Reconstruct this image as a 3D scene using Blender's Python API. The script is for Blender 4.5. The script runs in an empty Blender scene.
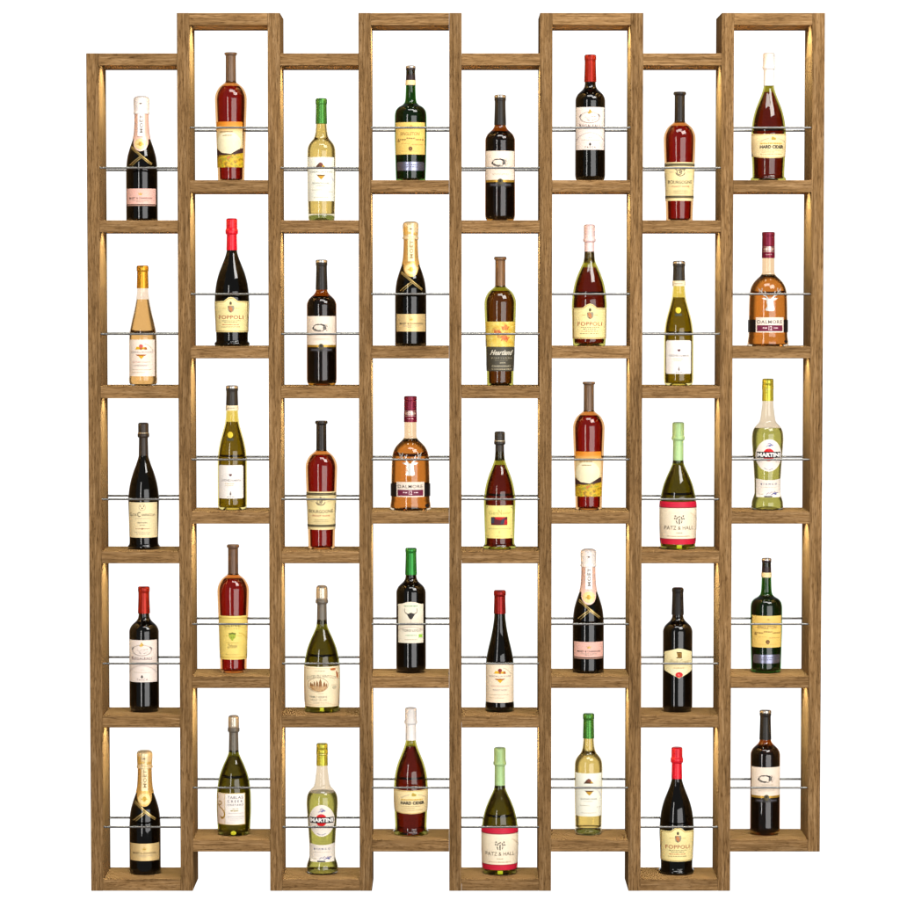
import bpy, bmesh, math, random
import numpy as np
from mathutils import Vector
random.seed(7)
SC = bpy.context.scene
COL = SC.collection

# ------------------------------------------------------------------ camera
DZ = 0.1855                                   # the lowest wood edge lies at z = 0
cam = bpy.data.cameras.new('camera')
cam.sensor_width = 36.0
cam.lens = 119.784
cam.clip_end = 200.0
cam_o = bpy.data.objects.new('camera', cam)
COL.objects.link(cam_o)
cam_o.location = (-0.01351, -7.4617, 1.30 + DZ)
cam_o.rotation_euler = (math.pi / 2 - 0.0502518, 0, 0)
SC.camera = cam_o
SC.render.resolution_x = SC.render.resolution_y = 1024

# ------------------------------------------------------------------ world: a studio, white behind the rack, grey all round
W = bpy.data.worlds.new('World')
SC.world = W
W.use_nodes = True
nt = W.node_tree
bg = nt.nodes['Background']
tc = nt.nodes.new('ShaderNodeTexCoord')
sep = nt.nodes.new('ShaderNodeSeparateXYZ')
nt.links.new(tc.outputs['Generated'], sep.inputs[0])
mr = nt.nodes.new('ShaderNodeMapRange')
mr.interpolation_type = 'SMOOTHSTEP'
mr.inputs[1].default_value = math.cos(math.radians(32))
mr.inputs[2].default_value = math.cos(math.radians(21))
nt.links.new(sep.outputs['Y'], mr.inputs[0])
mx = nt.nodes.new('ShaderNodeMix')
mx.data_type = 'RGBA'
nt.links.new(mr.outputs[0], mx.inputs[0])
mx.inputs[6].default_value = (0.18, 0.177, 0.172, 1)
mx.inputs[7].default_value = (1.06, 1.06, 1.06, 1)
nt.links.new(mx.outputs[2], bg.inputs['Color'])
bg.inputs['Strength'].default_value = 1.0


# ------------------------------------------------------------------ studio lamps
def softbox(name, loc, target, sx, sy, radiance, col=(1, 1, 1)):
    l = bpy.data.lights.new(name, 'AREA')
    l.shape = 'RECTANGLE'
    l.size, l.size_y = sx, sy
    l.energy = radiance * math.pi * sx * sy
    l.color = col
    o = bpy.data.objects.new(name, l)
    COL.objects.link(o)
    o.location = loc
    d = Vector(target) - Vector(loc)
    o.rotation_euler = d.to_track_quat('-Z', 'Y').to_euler()
    return o


softbox('softbox_window', (3.75, -8.6, 0.9), (0, 0, 0.9), 6.4, 5.0, 3.7, (1.0, 0.99, 0.98))
softbox('softbox_strip', (-2.3, -4.9, 1.2), (0, 0, 1.1), 0.55, 4.0, 9.0, (1.0, 0.98, 0.95))
softbox('softbox_ceiling', (0.1, -2.0, 4.7), (0.1, 0, 1.2), 2.2, 0.9, 9.0, (1.0, 0.98, 0.95))
softbox('softbox_overhead', (2.3, -3.0, 4.7), (0.2, 0, 1.0), 2.2, 1.6, 13.0, (1.0, 0.97, 0.93))

SC.view_settings.view_transform = 'Standard'
SC.view_settings.look = 'None'
SC.view_settings.gamma = 1.0
SC.view_settings.exposure = 0.28
cy = SC.cycles
cy.max_bounces = 20
cy.transmission_bounces = 20
cy.transparent_max_bounces = 16
cy.glossy_bounces = 6
cy.diffuse_bounces = 4
cy.caustics_reflective = False
cy.caustics_refractive = False
cy.sample_clamp_indirect = 6.0
cy.sample_clamp_direct = 8.0
cy.use_denoising = True
cy.denoising_input_passes = 'RGB'


# ------------------------------------------------------------------ materials
MATS = {}


def s2l(c):
    return tuple(((v / 255) / 12.92 if v / 255 <= 0.04045 else ((v / 255 + 0.055) / 1.055) ** 2.4) for v in c) + (1.0,)


def base_mat(name):
    m = bpy.data.materials.new(name)
    m.use_nodes = True
    return m, m.node_tree, m.node_tree.nodes['Principled BSDF']


def wood(axis, tone=1.0):
    """oak: long streaks of pore and grain along the given axis, each board its own piece"""
    key = ('wood', axis, tone)
    if key in MATS:
        return MATS[key]
    m, t, p = base_mat('oak_along_' + axis)
    N, L = t.nodes.new, t.links.new
    tc = N('ShaderNodeTexCoord')
    oi = N('ShaderNodeObjectInfo')
    mul = N('ShaderNodeVectorMath'); mul.operation = 'SCALE'
    cmb = N('ShaderNodeCombineXYZ')
    for k in range(3):
        ml = N('ShaderNodeMath'); ml.operation = 'MULTIPLY'; ml.inputs[1].default_value = (37.0, 91.0, 53.0)[k]
        L(oi.outputs['Random'], ml.inputs[0]); L(ml.outputs[0], cmb.inputs[k])
    add = N('ShaderNodeVectorMath'); add.operation = 'ADD'
    L(tc.outputs['Object'], add.inputs[0]); L(cmb.outputs[0], add.inputs[1])

    def stretched(along, across):
        mp = N('ShaderNodeMapping')
        s = [across] * 3
        s['XYZ'.index(axis)] = along
        mp.inputs['Scale'].default_value = s
        L(add.outputs[0], mp.inputs[0])
        return mp.outputs[0]
    n1 = N('ShaderNodeTexNoise'); n1.inputs['Scale'].default_value = 1; n1.inputs['Detail'].default_value = 6; n1.inputs['Roughness'].default_value = .62; n1.inputs['Distortion'].default_value = .25
    L(stretched(11, 260), n1.inputs['Vector'])
    n2 = N('ShaderNodeTexNoise'); n2.inputs['Scale'].default_value = 1; n2.inputs['Detail'].default_value = 3; n2.inputs['Roughness'].default_value = .7
    L(stretched(55, 560), n2.inputs['Vector'])
    n3 = N('ShaderNodeTexNoise'); n3.inputs['Scale'].default_value = 1; n3.inputs['Detail'].default_value = 4; n3.inputs['Distortion'].default_value = .8
    L(stretched(4, 44), n3.inputs['Vector'])
    cr = N('ShaderNodeValToRGB')
    e = cr.color_ramp.elements
    e[0].position = .30; e[0].color = s2l((114, 86, 55))
    e[1].position = .70; e[1].color = s2l((187, 151, 108))
    k = cr.color_ramp.elements.new(.5); k.color = s2l((155, 119, 77))
    L(n1.outputs[0], cr.inputs[0])
    r2 = N('ShaderNodeValToRGB')
    r2.color_ramp.elements[0].position = .34; r2.color_ramp.elements[0].color = (.42, .37, .32, 1)
    r2.color_ramp.elements[1].position = .50; r2.color_ramp.elements[1].color = (1, 1, 1, 1)
    L(n2.outputs[0], r2.inputs[0])
    r3 = N('ShaderNodeValToRGB')
    r3.color_ramp.elements[0].position = .3; r3.color_ramp.elements[0].color = (.80, .79, .78, 1)
    r3.color_ramp.elements[1].position = .7; r3.color_ramp.elements[1].color = (1.14, 1.13, 1.11, 1)
    L(n3.outputs[0], r3.inputs[0])
    m1 = N('ShaderNodeMix'); m1.data_type = 'RGBA'; m1.blend_type = 'MULTIPLY'; m1.inputs[0].default_value = 1
    L(cr.outputs[0], m1.inputs[6]); L(r2.outputs[0], m1.inputs[7])
    m2 = N('ShaderNodeMix'); m2.data_type = 'RGBA'; m2.blend_type = 'MULTIPLY'; m2.inputs[0].default_value = 1
    L(m1.outputs[2], m2.inputs[6]); L(r3.outputs[0], m2.inputs[7])
    hs = N('ShaderNodeHueSaturation')
    vr = N('ShaderNodeMapRange'); vr.inputs[3].default_value = .90 * tone; vr.inputs[4].default_value = 1.09 * tone
    L(oi.outputs['Random'], vr.inputs[0]); L(vr.outputs[0], hs.inputs['Value'])
    L(m2.outputs[2], hs.inputs['Color'])
    L(hs.outputs[0], p.inputs['Base Color'])
    p.inputs['Roughness'].default_value = .62
    p.inputs['Specular IOR Level'].default_value = 0.0
    bp = N('ShaderNodeBump'); bp.inputs['Strength'].default_value = .35; bp.inputs['Distance'].default_value = .0006
    ad = N('ShaderNodeMath'); ad.operation = 'ADD'
    L(n1.outputs[0], ad.inputs[0]); L(n2.outputs[0], ad.inputs[1])
    L(ad.outputs[0], bp.inputs['Height']); L(bp.outputs[0], p.inputs['Normal'])
    MATS[key] = m
    return m


def plain(name, c, rough=.5, metal=0.0, spec=.5, coat=0.0, crinkle=0.0, vary=0.0):
    key = (name, tuple(c), rough, metal, crinkle)
    if key in MATS:
        return MATS[key]
    m, t, p = base_mat(name)
    p.inputs['Base Color'].default_value = s2l(c)
    p.inputs['Roughness'].default_value = rough
    p.inputs['Metallic'].default_value = metal
    p.inputs['Specular IOR Level'].default_value = spec
    p.inputs['Coat Weight'].default_value = coat
    N, L = t.nodes.new, t.links.new
    if crinkle or vary:
        tcx = N('ShaderNodeTexCoord')
        no = N('ShaderNodeTexNoise'); no.inputs['Scale'].default_value = 260 if crinkle else 90; no.inputs['Detail'].default_value = 4
        L(tcx.outputs['Object'], no.inputs['Vector'])
        if crinkle:
            b = N('ShaderNodeBump'); b.inputs['Strength'].default_value = crinkle; b.inputs['Distance'].default_value = .001
            L(no.outputs[0], b.inputs['Height']); L(b.outputs[0], p.inputs['Normal'])
        if vary:
            mixn = N('ShaderNodeMix'); mixn.data_type = 'RGBA'; mixn.blend_type = 'MULTIPLY'; mixn.inputs[0].default_value = vary
            mixn.inputs[6].default_value = s2l(c); L(no.outputs[0], mixn.inputs[7]); L(mixn.outputs[2], p.inputs['Base Color'])
    MATS[key] = m
    return m


def paper(c, rough=.45):
    return plain('label_paper', tuple(min(255, round(v * 1.025)) for v in c), rough, 0, .4)


def ink(c):
    return plain('print_ink', c, .5, 0, .3)


def foil(c, metal=.55, rough=.32, crinkle=.12):
    return plain('foil', c, rough, metal, .5, 0, crinkle)


def glass(c, rough=0.0):
    key = ('glass', c)
    if key in MATS:
        return MATS[key]
    m, t, p = base_mat('bottle_glass')
    p.inputs['Base Color'].default_value = s2l(c)
    p.inputs['Roughness'].default_value = rough
    p.inputs['Transmission Weight'].default_value = 1
    p.inputs['IOR'].default_value = 1.04
    p.inputs['Coat Weight'].default_value = 1
    p.inputs['Coat IOR'].default_value = 1.5
    p.inputs['Coat Roughness'].default_value = .015
    MATS[key] = m
    return m


def inner_of(m):
    key = ('inner', m.name)
    if key not in MATS:
        i = m.copy()
        i.node_tree.nodes['Principled BSDF'].inputs['Coat Weight'].default_value = 0
        MATS[key] = i
    return MATS[key]


def liquid(c):
    key = ('liquid', c)
    if key in MATS:
        return MATS[key]
    m, t, p = base_mat('bottled_liquid')
    p.inputs['Base Color'].default_value = s2l(c)
    p.inputs['Roughness'].default_value = 0
    p.inputs['Transmission Weight'].default_value = 1
    p.inputs['IOR'].default_value = 1.25
    MATS[key] = m
    return m


def dark_liquid(c):
    return plain('dark_wine', c, .35, 0, .3)


def artwork(name, stops, scale=0, c2=None, axis='Z'):
    """a printed picture: colours by height on the label, mottled where a second palette is given"""
    key = ('art', name)
    if key in MATS:
        return MATS[key]
    m, t, p = base_mat(name)
    N, L = t.nodes.new, t.links.new
    tcx = N('ShaderNodeTexCoord')
    if c2:
        no = N('ShaderNodeTexNoise'); no.inputs['Scale'].default_value = scale; no.inputs['Detail'].default_value = 3; no.inputs['Roughness'].default_value = .6
        L(tcx.outputs['Object'], no.inputs['Vector'])
        src = no.outputs[0]
    else:
        sp = N('ShaderNodeSeparateXYZ'); L(tcx.outputs['Object'], sp.inputs[0])
        src = sp.outputs[axis]
    mrn = N('ShaderNodeMapRange')
    mrn.inputs[1].default_value, mrn.inputs[2].default_value = stops[0][0], stops[-1][0]
    L(src, mrn.inputs[0])
    cr = N('ShaderNodeValToRGB')
    el = cr.color_ramp.elements
    a, b = stops[0][0], stops[-1][0]
    el[0].position, el[0].color = 0, s2l(stops[0][1])
    el[1].position, el[1].color = 1, s2l(stops[-1][1])
    for s in stops[1:-1]:
        k = el.new((s[0] - a) / (b - a)); k.color = s2l(s[1])
    L(mrn.outputs[0], cr.inputs[0]); L(cr.outputs[0], p.inputs['Base Color'])
    p.inputs['Roughness'].default_value = .45
    MATS[key] = m
    return m


def emissive(c, s):
    m, t, p = base_mat('led_glow')
    p.inputs['Base Color'].default_value = (0.8, 0.8, 0.8, 1)
    p.inputs['Emission Color'].default_value = c + (1,)
    p.inputs['Emission Strength'].default_value = s
    return m


STEEL = plain('brushed_steel', (124, 122, 120), .38, 1.0)
LED = emissive((1.0, 0.86, 0.55), 0.12)


# ------------------------------------------------------------------ mesh helpers
def link(name, me, parent=None, mat=None):
    o = bpy.data.objects.new(name, me)
    if mat:
        me.materials.append(mat)
    COL.objects.link(o)
    if parent:
        o.parent = parent
    return o


def from_bm(name, bm, smooth=False, sharp=40):
    me = bpy.data.meshes.new(name)
    bm.to_mesh(me)
    bm.free()
    if smooth:
        me.polygons.foreach_set('use_smooth', [True] * len(me.polygons))
        me.set_sharp_from_angle(angle=math.radians(sharp))
    me.update()
    return me


def add_box(bm, x0, x1, y0, y1, z0, z1, bev=0.0):
    v = [bm.verts.new((x, y, z)) for z in (z0, z1) for y in (y0, y1) for x in (x0, x1)]
    fs = [bm.faces.new([v[i] for i in q]) for q in ((0, 2, 3, 1), (4, 5, 7, 6), (0, 1, 5, 4), (2, 6, 7, 3), (0, 4, 6, 2), (1, 3, 7, 5))]
    if bev:
        es = list({e for f in fs for e in f.edges})
        bmesh.ops.bevel(bm, geom=es, offset=bev, segments=2, affect='EDGES', profile=.5)


# ------------------------------------------------------------------ the rack
S, HW = 0.225, 0.01547
ZT, H, T, OFF, D = 1.90928 + DZ, 0.412876, 0.029964, 0.09945, 0.15837
NCOL = 8
rack = bpy.data.objects.new('wine_rack', None)
COL.objects.link(rack)
rack['label'] = 'staggered oak display rack of eight columns with steel rods and hidden warm lights'
rack['category'] = 'wine rack'

post_m, rail_m = wood('Z', .74), wood('X', .85)


def high(c):
    return OFF if c % 2 == 1 else 0.0           # c = 0..7


for i in range(9):
    x = (i - 4) * S
    adj = [c for c in (i - 1, i) if 0 <= c < NCOL]
    z1 = ZT + max(high(c) for c in adj)
    z0 = ZT - 5 * H - T + min(high(c) for c in adj)
    bm = bmesh.new()
    add_box(bm, -HW, HW, 0, D, 0, z1 - z0, .0009)
    o = link('post', from_bm('post', bm), rack, post_m)
    o.location = (x, 0, z0)

GY0, GY1, GD = .0200, .0960, .0120              # the light groove in the underside, near the front
RAILW = S - 2 * HW - .0007


def rail_mesh():
    """board with a groove in its underside, grain along its length"""
    f = .0010
    b = .0008
    pts = [(f, b), (f + b, 0), (GY0, 0), (GY0, GD), (GY1, GD), (GY1, 0), (D - b, 0), (D, b), (D, T - b), (D - b, T), (f + b, T), (f, T - b)]
    bm = bmesh.new()
    ring = []
    for x in (-RAILW / 2, RAILW / 2):
        ring.append([bm.verts.new((x, y, z)) for y, z in pts])
    n = len(pts)
    for k in range(n):
        bm.faces.new([ring[0][k], ring[0][(k + 1) % n], ring[1][(k + 1) % n], ring[1][k]])
    bm.faces.new(ring[0][::-1])
    bm.faces.new(ring[1])
    bmesh.ops.recalc_face_normals(bm, faces=bm.faces[:])
    return from_bm('shelf', bm)


rail_me = rail_mesh()
rail_me.materials.append(rail_m)


def led_mesh():
    bm = bmesh.new()
    w = .016
    v = [bm.verts.new(q) for q in ((-w, GY0 + .012, 0), (w, GY0 + .012, 0), (w, GY0 + .060, 0), (-w, GY0 + .060, 0))]
    bm.faces.new(v[::-1])
    return from_bm('led_module', bm)


led_me = led_mesh()
led_me.materials.append(LED)

led_lamp = bpy.data.lights.new('led_light', 'SPOT')
led_lamp.energy = 4.6
led_lamp.color = (0.95, 1.0, 0.80)
led_lamp.spot_size = math.radians(100)
led_lamp.spot_blend = 0.5
led_lamp.shadow_soft_size = 0.016

ROD_R, ROD_UP, ROD_Y = .00265, .1302, (.0105, .1465)


def rod_mesh():
    bm = bmesh.new()
    n, L_ = 20, S - 2 * HW - .0002
    rings = []
    for x in (-L_ / 2, L_ / 2):
        rings.append([bm.verts.new((x, ROD_R * math.cos(2 * math.pi * k / n), ROD_R * math.sin(2 * math.pi * k / n))) for k in range(n)])
    for k in range(n):
        bm.faces.new([rings[0][k], rings[0][(k + 1) % n], rings[1][(k + 1) % n], rings[1][k]])
    bm.faces.new(rings[0]); bm.faces.new(rings[1])
    bmesh.ops.recalc_face_normals(bm, faces=bm.faces[:])
    return from_bm('retaining_rod', bm, True)


rod_me = rod_mesh()
rod_me.materials.append(STEEL)


def col_x(c):
    return (c - 3.5) * S


for c in range(NCOL):
    for k in range(6):
        z = ZT + high(c) - k * H                # top face
        o = link('shelf' if k else 'top_rail', rail_me, rack)
        o.location = (col_x(c), 0, z - T)
        if k < 5:
            for sg in (-1, 1):                  # a small module at each end, behind the front lip, turned to its post
                x = col_x(c) + sg * (RAILW / 2 - .040)
                o = link('led_module', led_me, rack)
                o.location = (x, 0, z - T + GD - .0025)
                lo = bpy.data.objects.new('led_light', led_lamp)
                COL.objects.link(lo)
                lo.parent = rack
                lo.location = (x, GY0 + .036, z - T + .0045)
                lo.rotation_euler = (0, math.radians(-36 * sg), 0)
        if k:
            for y in ROD_Y:
                o = link('retaining_rod', rod_me, rack)
                o.location = (col_x(c), y, z + ROD_UP)

# ------------------------------------------------------------------ bottle building
U = 0.0003785                                   # metres per drawing unit of the bottle outlines


def pchip(t, y, q):
    t, y = np.asarray(t, float), np.asarray(y, float)
    if len(t) == 2:
        return np.interp(q, t, y)
    h = np.diff(t)
    d = np.diff(y) / h
    m = np.zeros(len(t))
    for i in range(1, len(t) - 1):
        if d[i - 1] * d[i] > 0:
            w1, w2 = 2 * h[i] + h[i - 1], h[i] + 2 * h[i - 1]
            m[i] = (w1 + w2) / (w1 / d[i - 1] + w2 / d[i])
    m[0], m[-1] = d[0], d[-1]
    i = np.clip(np.searchsorted(t, q, side='right') - 1, 0, len(h) - 1)
    s = (q - t[i]) / h[i]
    return ((1 + 2 * s) * (1 - s) ** 2 * y[i] + s * (1 - s) ** 2 * h[i] * m[i] + s * s * (3 - 2 * s) * y[i + 1] + s * s * (s - 1) * h[i] * m[i + 1])


def smooth_profile(pts, step=9.0):
    """(h, r) outline; a point given twice is a sharp corner"""
    runs, cur = [], [pts[0]]
    for p in pts[1:]:
        if p == cur[-1]:
            runs.append(cur); cur = [p]
        else:
            cur.append(p)
    runs.append(cur)
    out = []
    for run in runs:
        if len(run) == 1:
            continue
        a = np.array(run, float)
        t = np.concatenate([[0], np.cumsum(np.maximum(np.hypot(*np.diff(a, axis=0).T), 1e-6))])
        q = np.unique(np.concatenate([np.concatenate([np.linspace(t[i], t[i + 1], max(2, int((t[i + 1] - t[i]) / step) + 1)) for i in range(len(t) - 1)])]))
        hh, rr = pchip(t, a[:, 0], q), pchip(t, a[:, 1], q)
        seg = list(zip(hh.tolist(), np.maximum(rr, 0).tolist()))
        out += seg if not out else seg[1:] if abs(seg[0][0] - out[-1][0]) < 1e-6 and abs(seg[0][1] - out[-1][1]) < 1e-6 else seg
    return out


def lathe(name, prof, n=56, sharp=42, second=None):
    bm = bmesh.new()
    rings = []
    for h, r in prof:
        if r < .05:
            rings.append([bm.verts.new((0, 0, h * U))])
        else:
            rings.append([bm.verts.new((r * U * math.sin(2 * math.pi * k / n), -r * U * math.cos(2 * math.pi * k / n), h * U)) for k in range(n)])
    for q, (a, b) in enumerate(zip(rings, rings[1:])):
        if len(a) == 1 and len(b) == 1:
            continue
        n0 = len(bm.faces)
        for k in range(n):
            j = (k + 1) % n
            if len(a) == 1:
                bm.faces.new([a[0], b[k], b[j]])
            elif len(b) == 1:
                bm.faces.new([a[k], a[j], b[0]])
            else:
                bm.faces.new([a[k], a[j], b[j], b[k]])
        if second and q >= second:
            bm.faces.ensure_lookup_table()
            for f in bm.faces[n0:]:
                f.material_index = 1
    bmesh.ops.recalc_face_normals(bm, faces=bm.faces[:])
    return from_bm(name, bm, True, sharp)


FONT = {}


def text_tris(s, bold=0.0, shear=0.0, spacing=1.0):
    key = (s, bold, shear, spacing)
    if key not in FONT:
        cu = bpy.data.curves.new('lettering', 'FONT')
        cu.body = s
        cu.offset = bold
        cu.shear = shear
        cu.space_character = spacing
        cu.resolution_u = 3
        ob = bpy.data.objects.new('lettering', cu)
        me = bpy.data.meshes.new_from_object(ob)
        v = np.array([p.co[:2] for p in me.vertices])
        f = [tuple(p.vertices) for p in me.polygons]
        bpy.data.objects.remove(ob)
        bpy.data.curves.remove(cu)
        bpy.data.meshes.remove(me)
        FONT[key] = (v, f)
    return FONT[key]


class Shapes:
    """flat shapes (x across as seen from the front, h up) that are later laid on the curve of a bottle"""

    def __init__(s):
        s.v, s.f, s.arc = [], [], []

    def poly(s, pts, arc=False):
        i = len(s.v)
        s.v += [tuple(p) for p in pts]
        s.arc += [arc] * len(pts)
        s.f.append(tuple(range(i, i + len(pts))))
        return s

    def rect(s, x0, x1, h0, h1):
        return s.poly([(x0, h0), (x1, h0), (x1, h1), (x0, h1)])

    def ell(s, cx, ch, rx, rh, n=28, a0=0, a1=360):
        return s.poly([(cx + rx * math.cos(math.radians(a0 + (a1 - a0) * k / n)), ch + rh * math.sin(math.radians(a0 + (a1 - a0) * k / n))) for k in range(n)])

    def stroke(s, pts, w, w2=None):
        w2 = w if w2 is None else w2
        n = len(pts)
        L_, R_ = [], []
        for i, p in enumerate(pts):
            a, b = pts[max(0, i - 1)], pts[min(n - 1, i + 1)]
            d = math.hypot(b[0] - a[0], b[1] - a[1]) or 1
            nx, ny = -(b[1] - a[1]) / d, (b[0] - a[0]) / d
            ww = (w + (w2 - w) * i / max(1, n - 1)) / 2
            L_.append((p[0] + nx * ww, p[1] + ny * ww)); R_.append((p[0] - nx * ww, p[1] - ny * ww))
        for i in range(n - 1):
            s.poly([L_[i], L_[i + 1], R_[i + 1], R_[i]])
        return s

    def ring(s, cx, ch, rx, rh, w, n=36, a0=0, a1=360):
        pts = [(cx + rx * math.cos(math.radians(a0 + (a1 - a0) * k / n)), ch + rh * math.sin(math.radians(a0 + (a1 - a0) * k / n))) for k in range(n + 1)]
        return s.stroke(pts, w)

    def border(s, x0, x1, h0, h1, w):
        s.rect(x0, x1, h0, h0 + w); s.rect(x0, x1, h1 - w, h1)
        s.rect(x0, x0 + w, h0 + w, h1 - w); s.rect(x1 - w, x1, h0 + w, h1 - w)
        return s

    def lines(s, x0, x1, h, t=4, seed=1):
        """print too small to read: a row of word-long dashes"""
        r = random.Random(seed * 101 + int(h))
        x = x0
        while x < x1 - 3:
            w = min(r.uniform(5, 17), x1 - x)
            s.rect(x, x + w, h - t / 2 * r.uniform(.7, 1.1), h + t / 2 * r.uniform(.6, 1.1))
            x += w + r.uniform(2.5, 4.5)
        return s

    def text(s, t, cx, ch, w, hgt, bold=0.0, shear=0.0, spacing=1.0, bend=0.0, turn=False, serif=0.0):
        v, f = text_tris(t, bold, shear, spacing)
        a, b = v.min(0), v.max(0)
        q = (v - (a + b) / 2) / (b - a)
        q = q * (hgt and (w, hgt))
        if bend:
            q[:, 1] += bend * (1 - (q[:, 0] / (w / 2)) ** 2)
        if turn:
            q = np.stack([-q[:, 1], q[:, 0]], 1)
        i = len(s.v)
        s.v += [(float(x) + cx, float(y) + ch) for x, y in q]
        s.arc += [False] * len(q)
        s.f += [tuple(j + i for j in g) for g in f]
        return s


class Bottle:
    def __init__(s, name, outline, neck_top, glass_m, wall=9, fill=None, liquid_m=None, rot=0.0, floor=14, gap=1.2, liquid_name='wine', inset=0):
        s.root = bpy.data.objects.new(name, None)
        COL.objects.link(s.root)
        s.rot = math.radians(rot)
        r0 = outline[0][1]
        head = [(24, 0), (20, r0 * .4), (6, r0 * .8), (0, r0 * .92)]
        dense = smooth_profile(outline)
        s.dense = dense
        hs = np.array([d[0] for d in dense]); rs = np.array([d[1] for d in dense])
        o = np.argsort(hs, kind='stable')
        s.hs, s.rs = hs[o], rs[o]
        s.max_r = float(rs.max())
        if glass_m:
            inner = []
            for h, r in dense:
                if floor + 6 <= h <= neck_top:
                    inner.append((h, max(r - wall - inset * (1 if h < floor + 60 else 0), 4)))
            # the cavity never widens abruptly above the floor
            ri = inner[0][1]
            cav = [(h, r) for h, r in inner][::-1] + [(floor + 2, ri * .9), (floor, ri * .6), (floor, 0)]
            prof = smooth_profile(head, 12) + dense[1:] if head[-1] == dense[0] else smooth_profile(head, 12) + dense
            s.glass = link('glass_body', lathe('glass_body', prof + cav, sharp=50, second=len(prof)), s.root, glass_m)
            s.glass.data.materials.append(inner_of(glass_m))
        if liquid_m:
            lp = []
            for h, r in dense:
                if floor + 9 <= h <= fill:
                    lp.append((h, max(r - wall - gap - inset * (1 if h < floor + 60 else 0), 3)))
            lp = [(floor + 1.5, 0), (floor + 1.5, lp[0][1] * .86), (floor + 4, lp[0][1] * .96)] + lp
            rt = float(s.R(fill)) - wall - gap
            lp += [(fill, rt), (fill, 0)]
            s.liq = link(liquid_name, lathe(liquid_name, lp, sharp=50), s.root, liquid_m)

    def R(s, h):
        return np.interp(h, s.hs, s.rs)

    def part(s, name, prof, mat, parent=None, smooth=True, sharp=42):
        p = smooth_profile(prof, 8) if smooth else prof
        return link(name, lathe(name, p, sharp=sharp), parent or s.root, mat)

    def cap(s, name, prof, mat, parent=None):
        """a closed shell round the neck: outline from its lower edge up to the axis at the top"""
        lo = prof[0]
        p = [(lo[0], max(lo[1] - 6, 1)), (lo[0], max(lo[1] - 6, 1)), lo] + ([lo] + prof[1:])
        q = smooth_profile(p, 8)
        q = [(q[0][0], 0)] + q
        return s.part(name, q, mat, parent, smooth=False)

    def wrap(s, name, shp, mat, layer=1, parent=None, rfun=None, dx=0.0, step=7.0):
        """lay flat shapes on the bottle's surface"""
        bm = bmesh.new()
        vs = [bm.verts.new((x, 0, h)) for x, h in shp.v]
        for f in shp.f:
            try:
                bm.faces.new([vs[i] for i in f])
            except ValueError:
                pass
        bmesh.ops.triangulate(bm, faces=bm.faces[:])
        xs = [v.co.x for v in bm.verts]; zs = [v.co.z for v in bm.verts]
        for ax, lo, hi, st in ((0, min(xs), max(xs), step), (2, min(zs), max(zs), 14.0)):
            k = math.ceil(lo / st)
            while k * st < hi - .01:
                if k * st > lo + .01:
                    co, no = [0, 0, 0], [0, 0, 0]
                    co[ax], no[ax] = k * st, 1
                    bmesh.ops.bisect_plane(bm, geom=bm.verts[:] + bm.edges[:] + bm.faces[:], dist=1e-4, plane_co=co, plane_no=no)
                k += 1
        off = layer * .75
        R = rfun or s.R
        for v in bm.verts:
            r = float(R(v.co.z))
            a = math.asin(max(-1, min(1, v.co.x / r))) + s.rot + dx
            v.co = ((r + off) * U * math.sin(a), -(r + off) * U * math.cos(a), v.co.z * U)
        for f in bm.faces:
            f.normal_update()
            c = f.calc_center_median()
            if f.normal.x * c.x + f.normal.y * c.y < 0:
                f.normal_flip()
        return link(name, from_bm(name, bm, True, 60), parent or s.root, mat)


# ---- glass and liquid colours
G_DARK = glass((120, 98, 60))
G_BLACK = glass((58, 40, 20))
G_GREENBLACK = glass((34, 40, 20))
G_AMBER = glass((224, 176, 120))
G_OLIVE = glass((180, 174, 84))
G_GREEN = glass((144, 140, 58))
G_PALE = glass((240, 228, 196))
G_CLEAR = glass((246, 242, 234))
G_FOREST = glass((46, 118, 44))
WINE_BLACK = dark_liquid((16, 10, 8))
WINE_RED = liquid((148, 22, 38))
WINE_PLUM = liquid((172, 38, 46))
WINE_AMBER = liquid((158, 86, 38))
WINE_GOLD = liquid((238, 204, 140))
WINE_PALE = liquid((228, 218, 164))
WINE_OLIVE = liquid((226, 206, 106))
WINE_MOSS = liquid((124, 112, 26))
WHISKY = liquid((210, 146, 70))
VERMOUTH = liquid((194, 204, 116))
CREAM = paper((244, 224, 176))
WHITE = paper((242, 236, 228))
BLACK_INK = ink((38, 34, 32))
GREY_INK = ink((150, 142, 128))
SOFT_INK = ink((190, 176, 150))
GOLD_INK = plain('gold_ink', (206, 168, 70), .35, .5)
RED_INK = ink((176, 40, 30))


def sh():
    return Shapes()


# ---- outlines (height, radius)
CHAMP = [(0, 98), (4, 103), (10, 106), (60, 106), (300, 106), (370, 103), (420, 97), (470, 84), (520, 67), (545, 58), (590, 50), (700, 45), (760, 44)]
HOCK = [(0, 72), (5, 84), (18, 94), (38, 98), (58, 96), (76, 95), (120, 95), (300, 95), (345, 92), (415, 79), (495, 60), (575, 45), (640, 38), (780, 36)]
BORDEAUX = [(0, 76), (5, 88), (18, 97), (45, 101), (100, 101), (450, 100), (535, 100), (556, 95), (572, 87), (592, 68), (608, 50), (622, 41), (640, 37), (657, 36), (820, 34)]
BORDEAUX_CLEAR = [(0, 76), (5, 84), (20, 90), (60, 91), (150, 93), (430, 96), (470, 95), (500, 88), (525, 72), (548, 53), (580, 43), (640, 37), (660, 36), (800, 34)]
TAPER = [(0, 82), (5, 88), (15, 89), (90, 91), (170, 94), (390, 102), (500, 106), (545, 107), (570, 104), (595, 95), (620, 80), (640, 58), (650, 44), (660, 35), (840, 32)]
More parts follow.
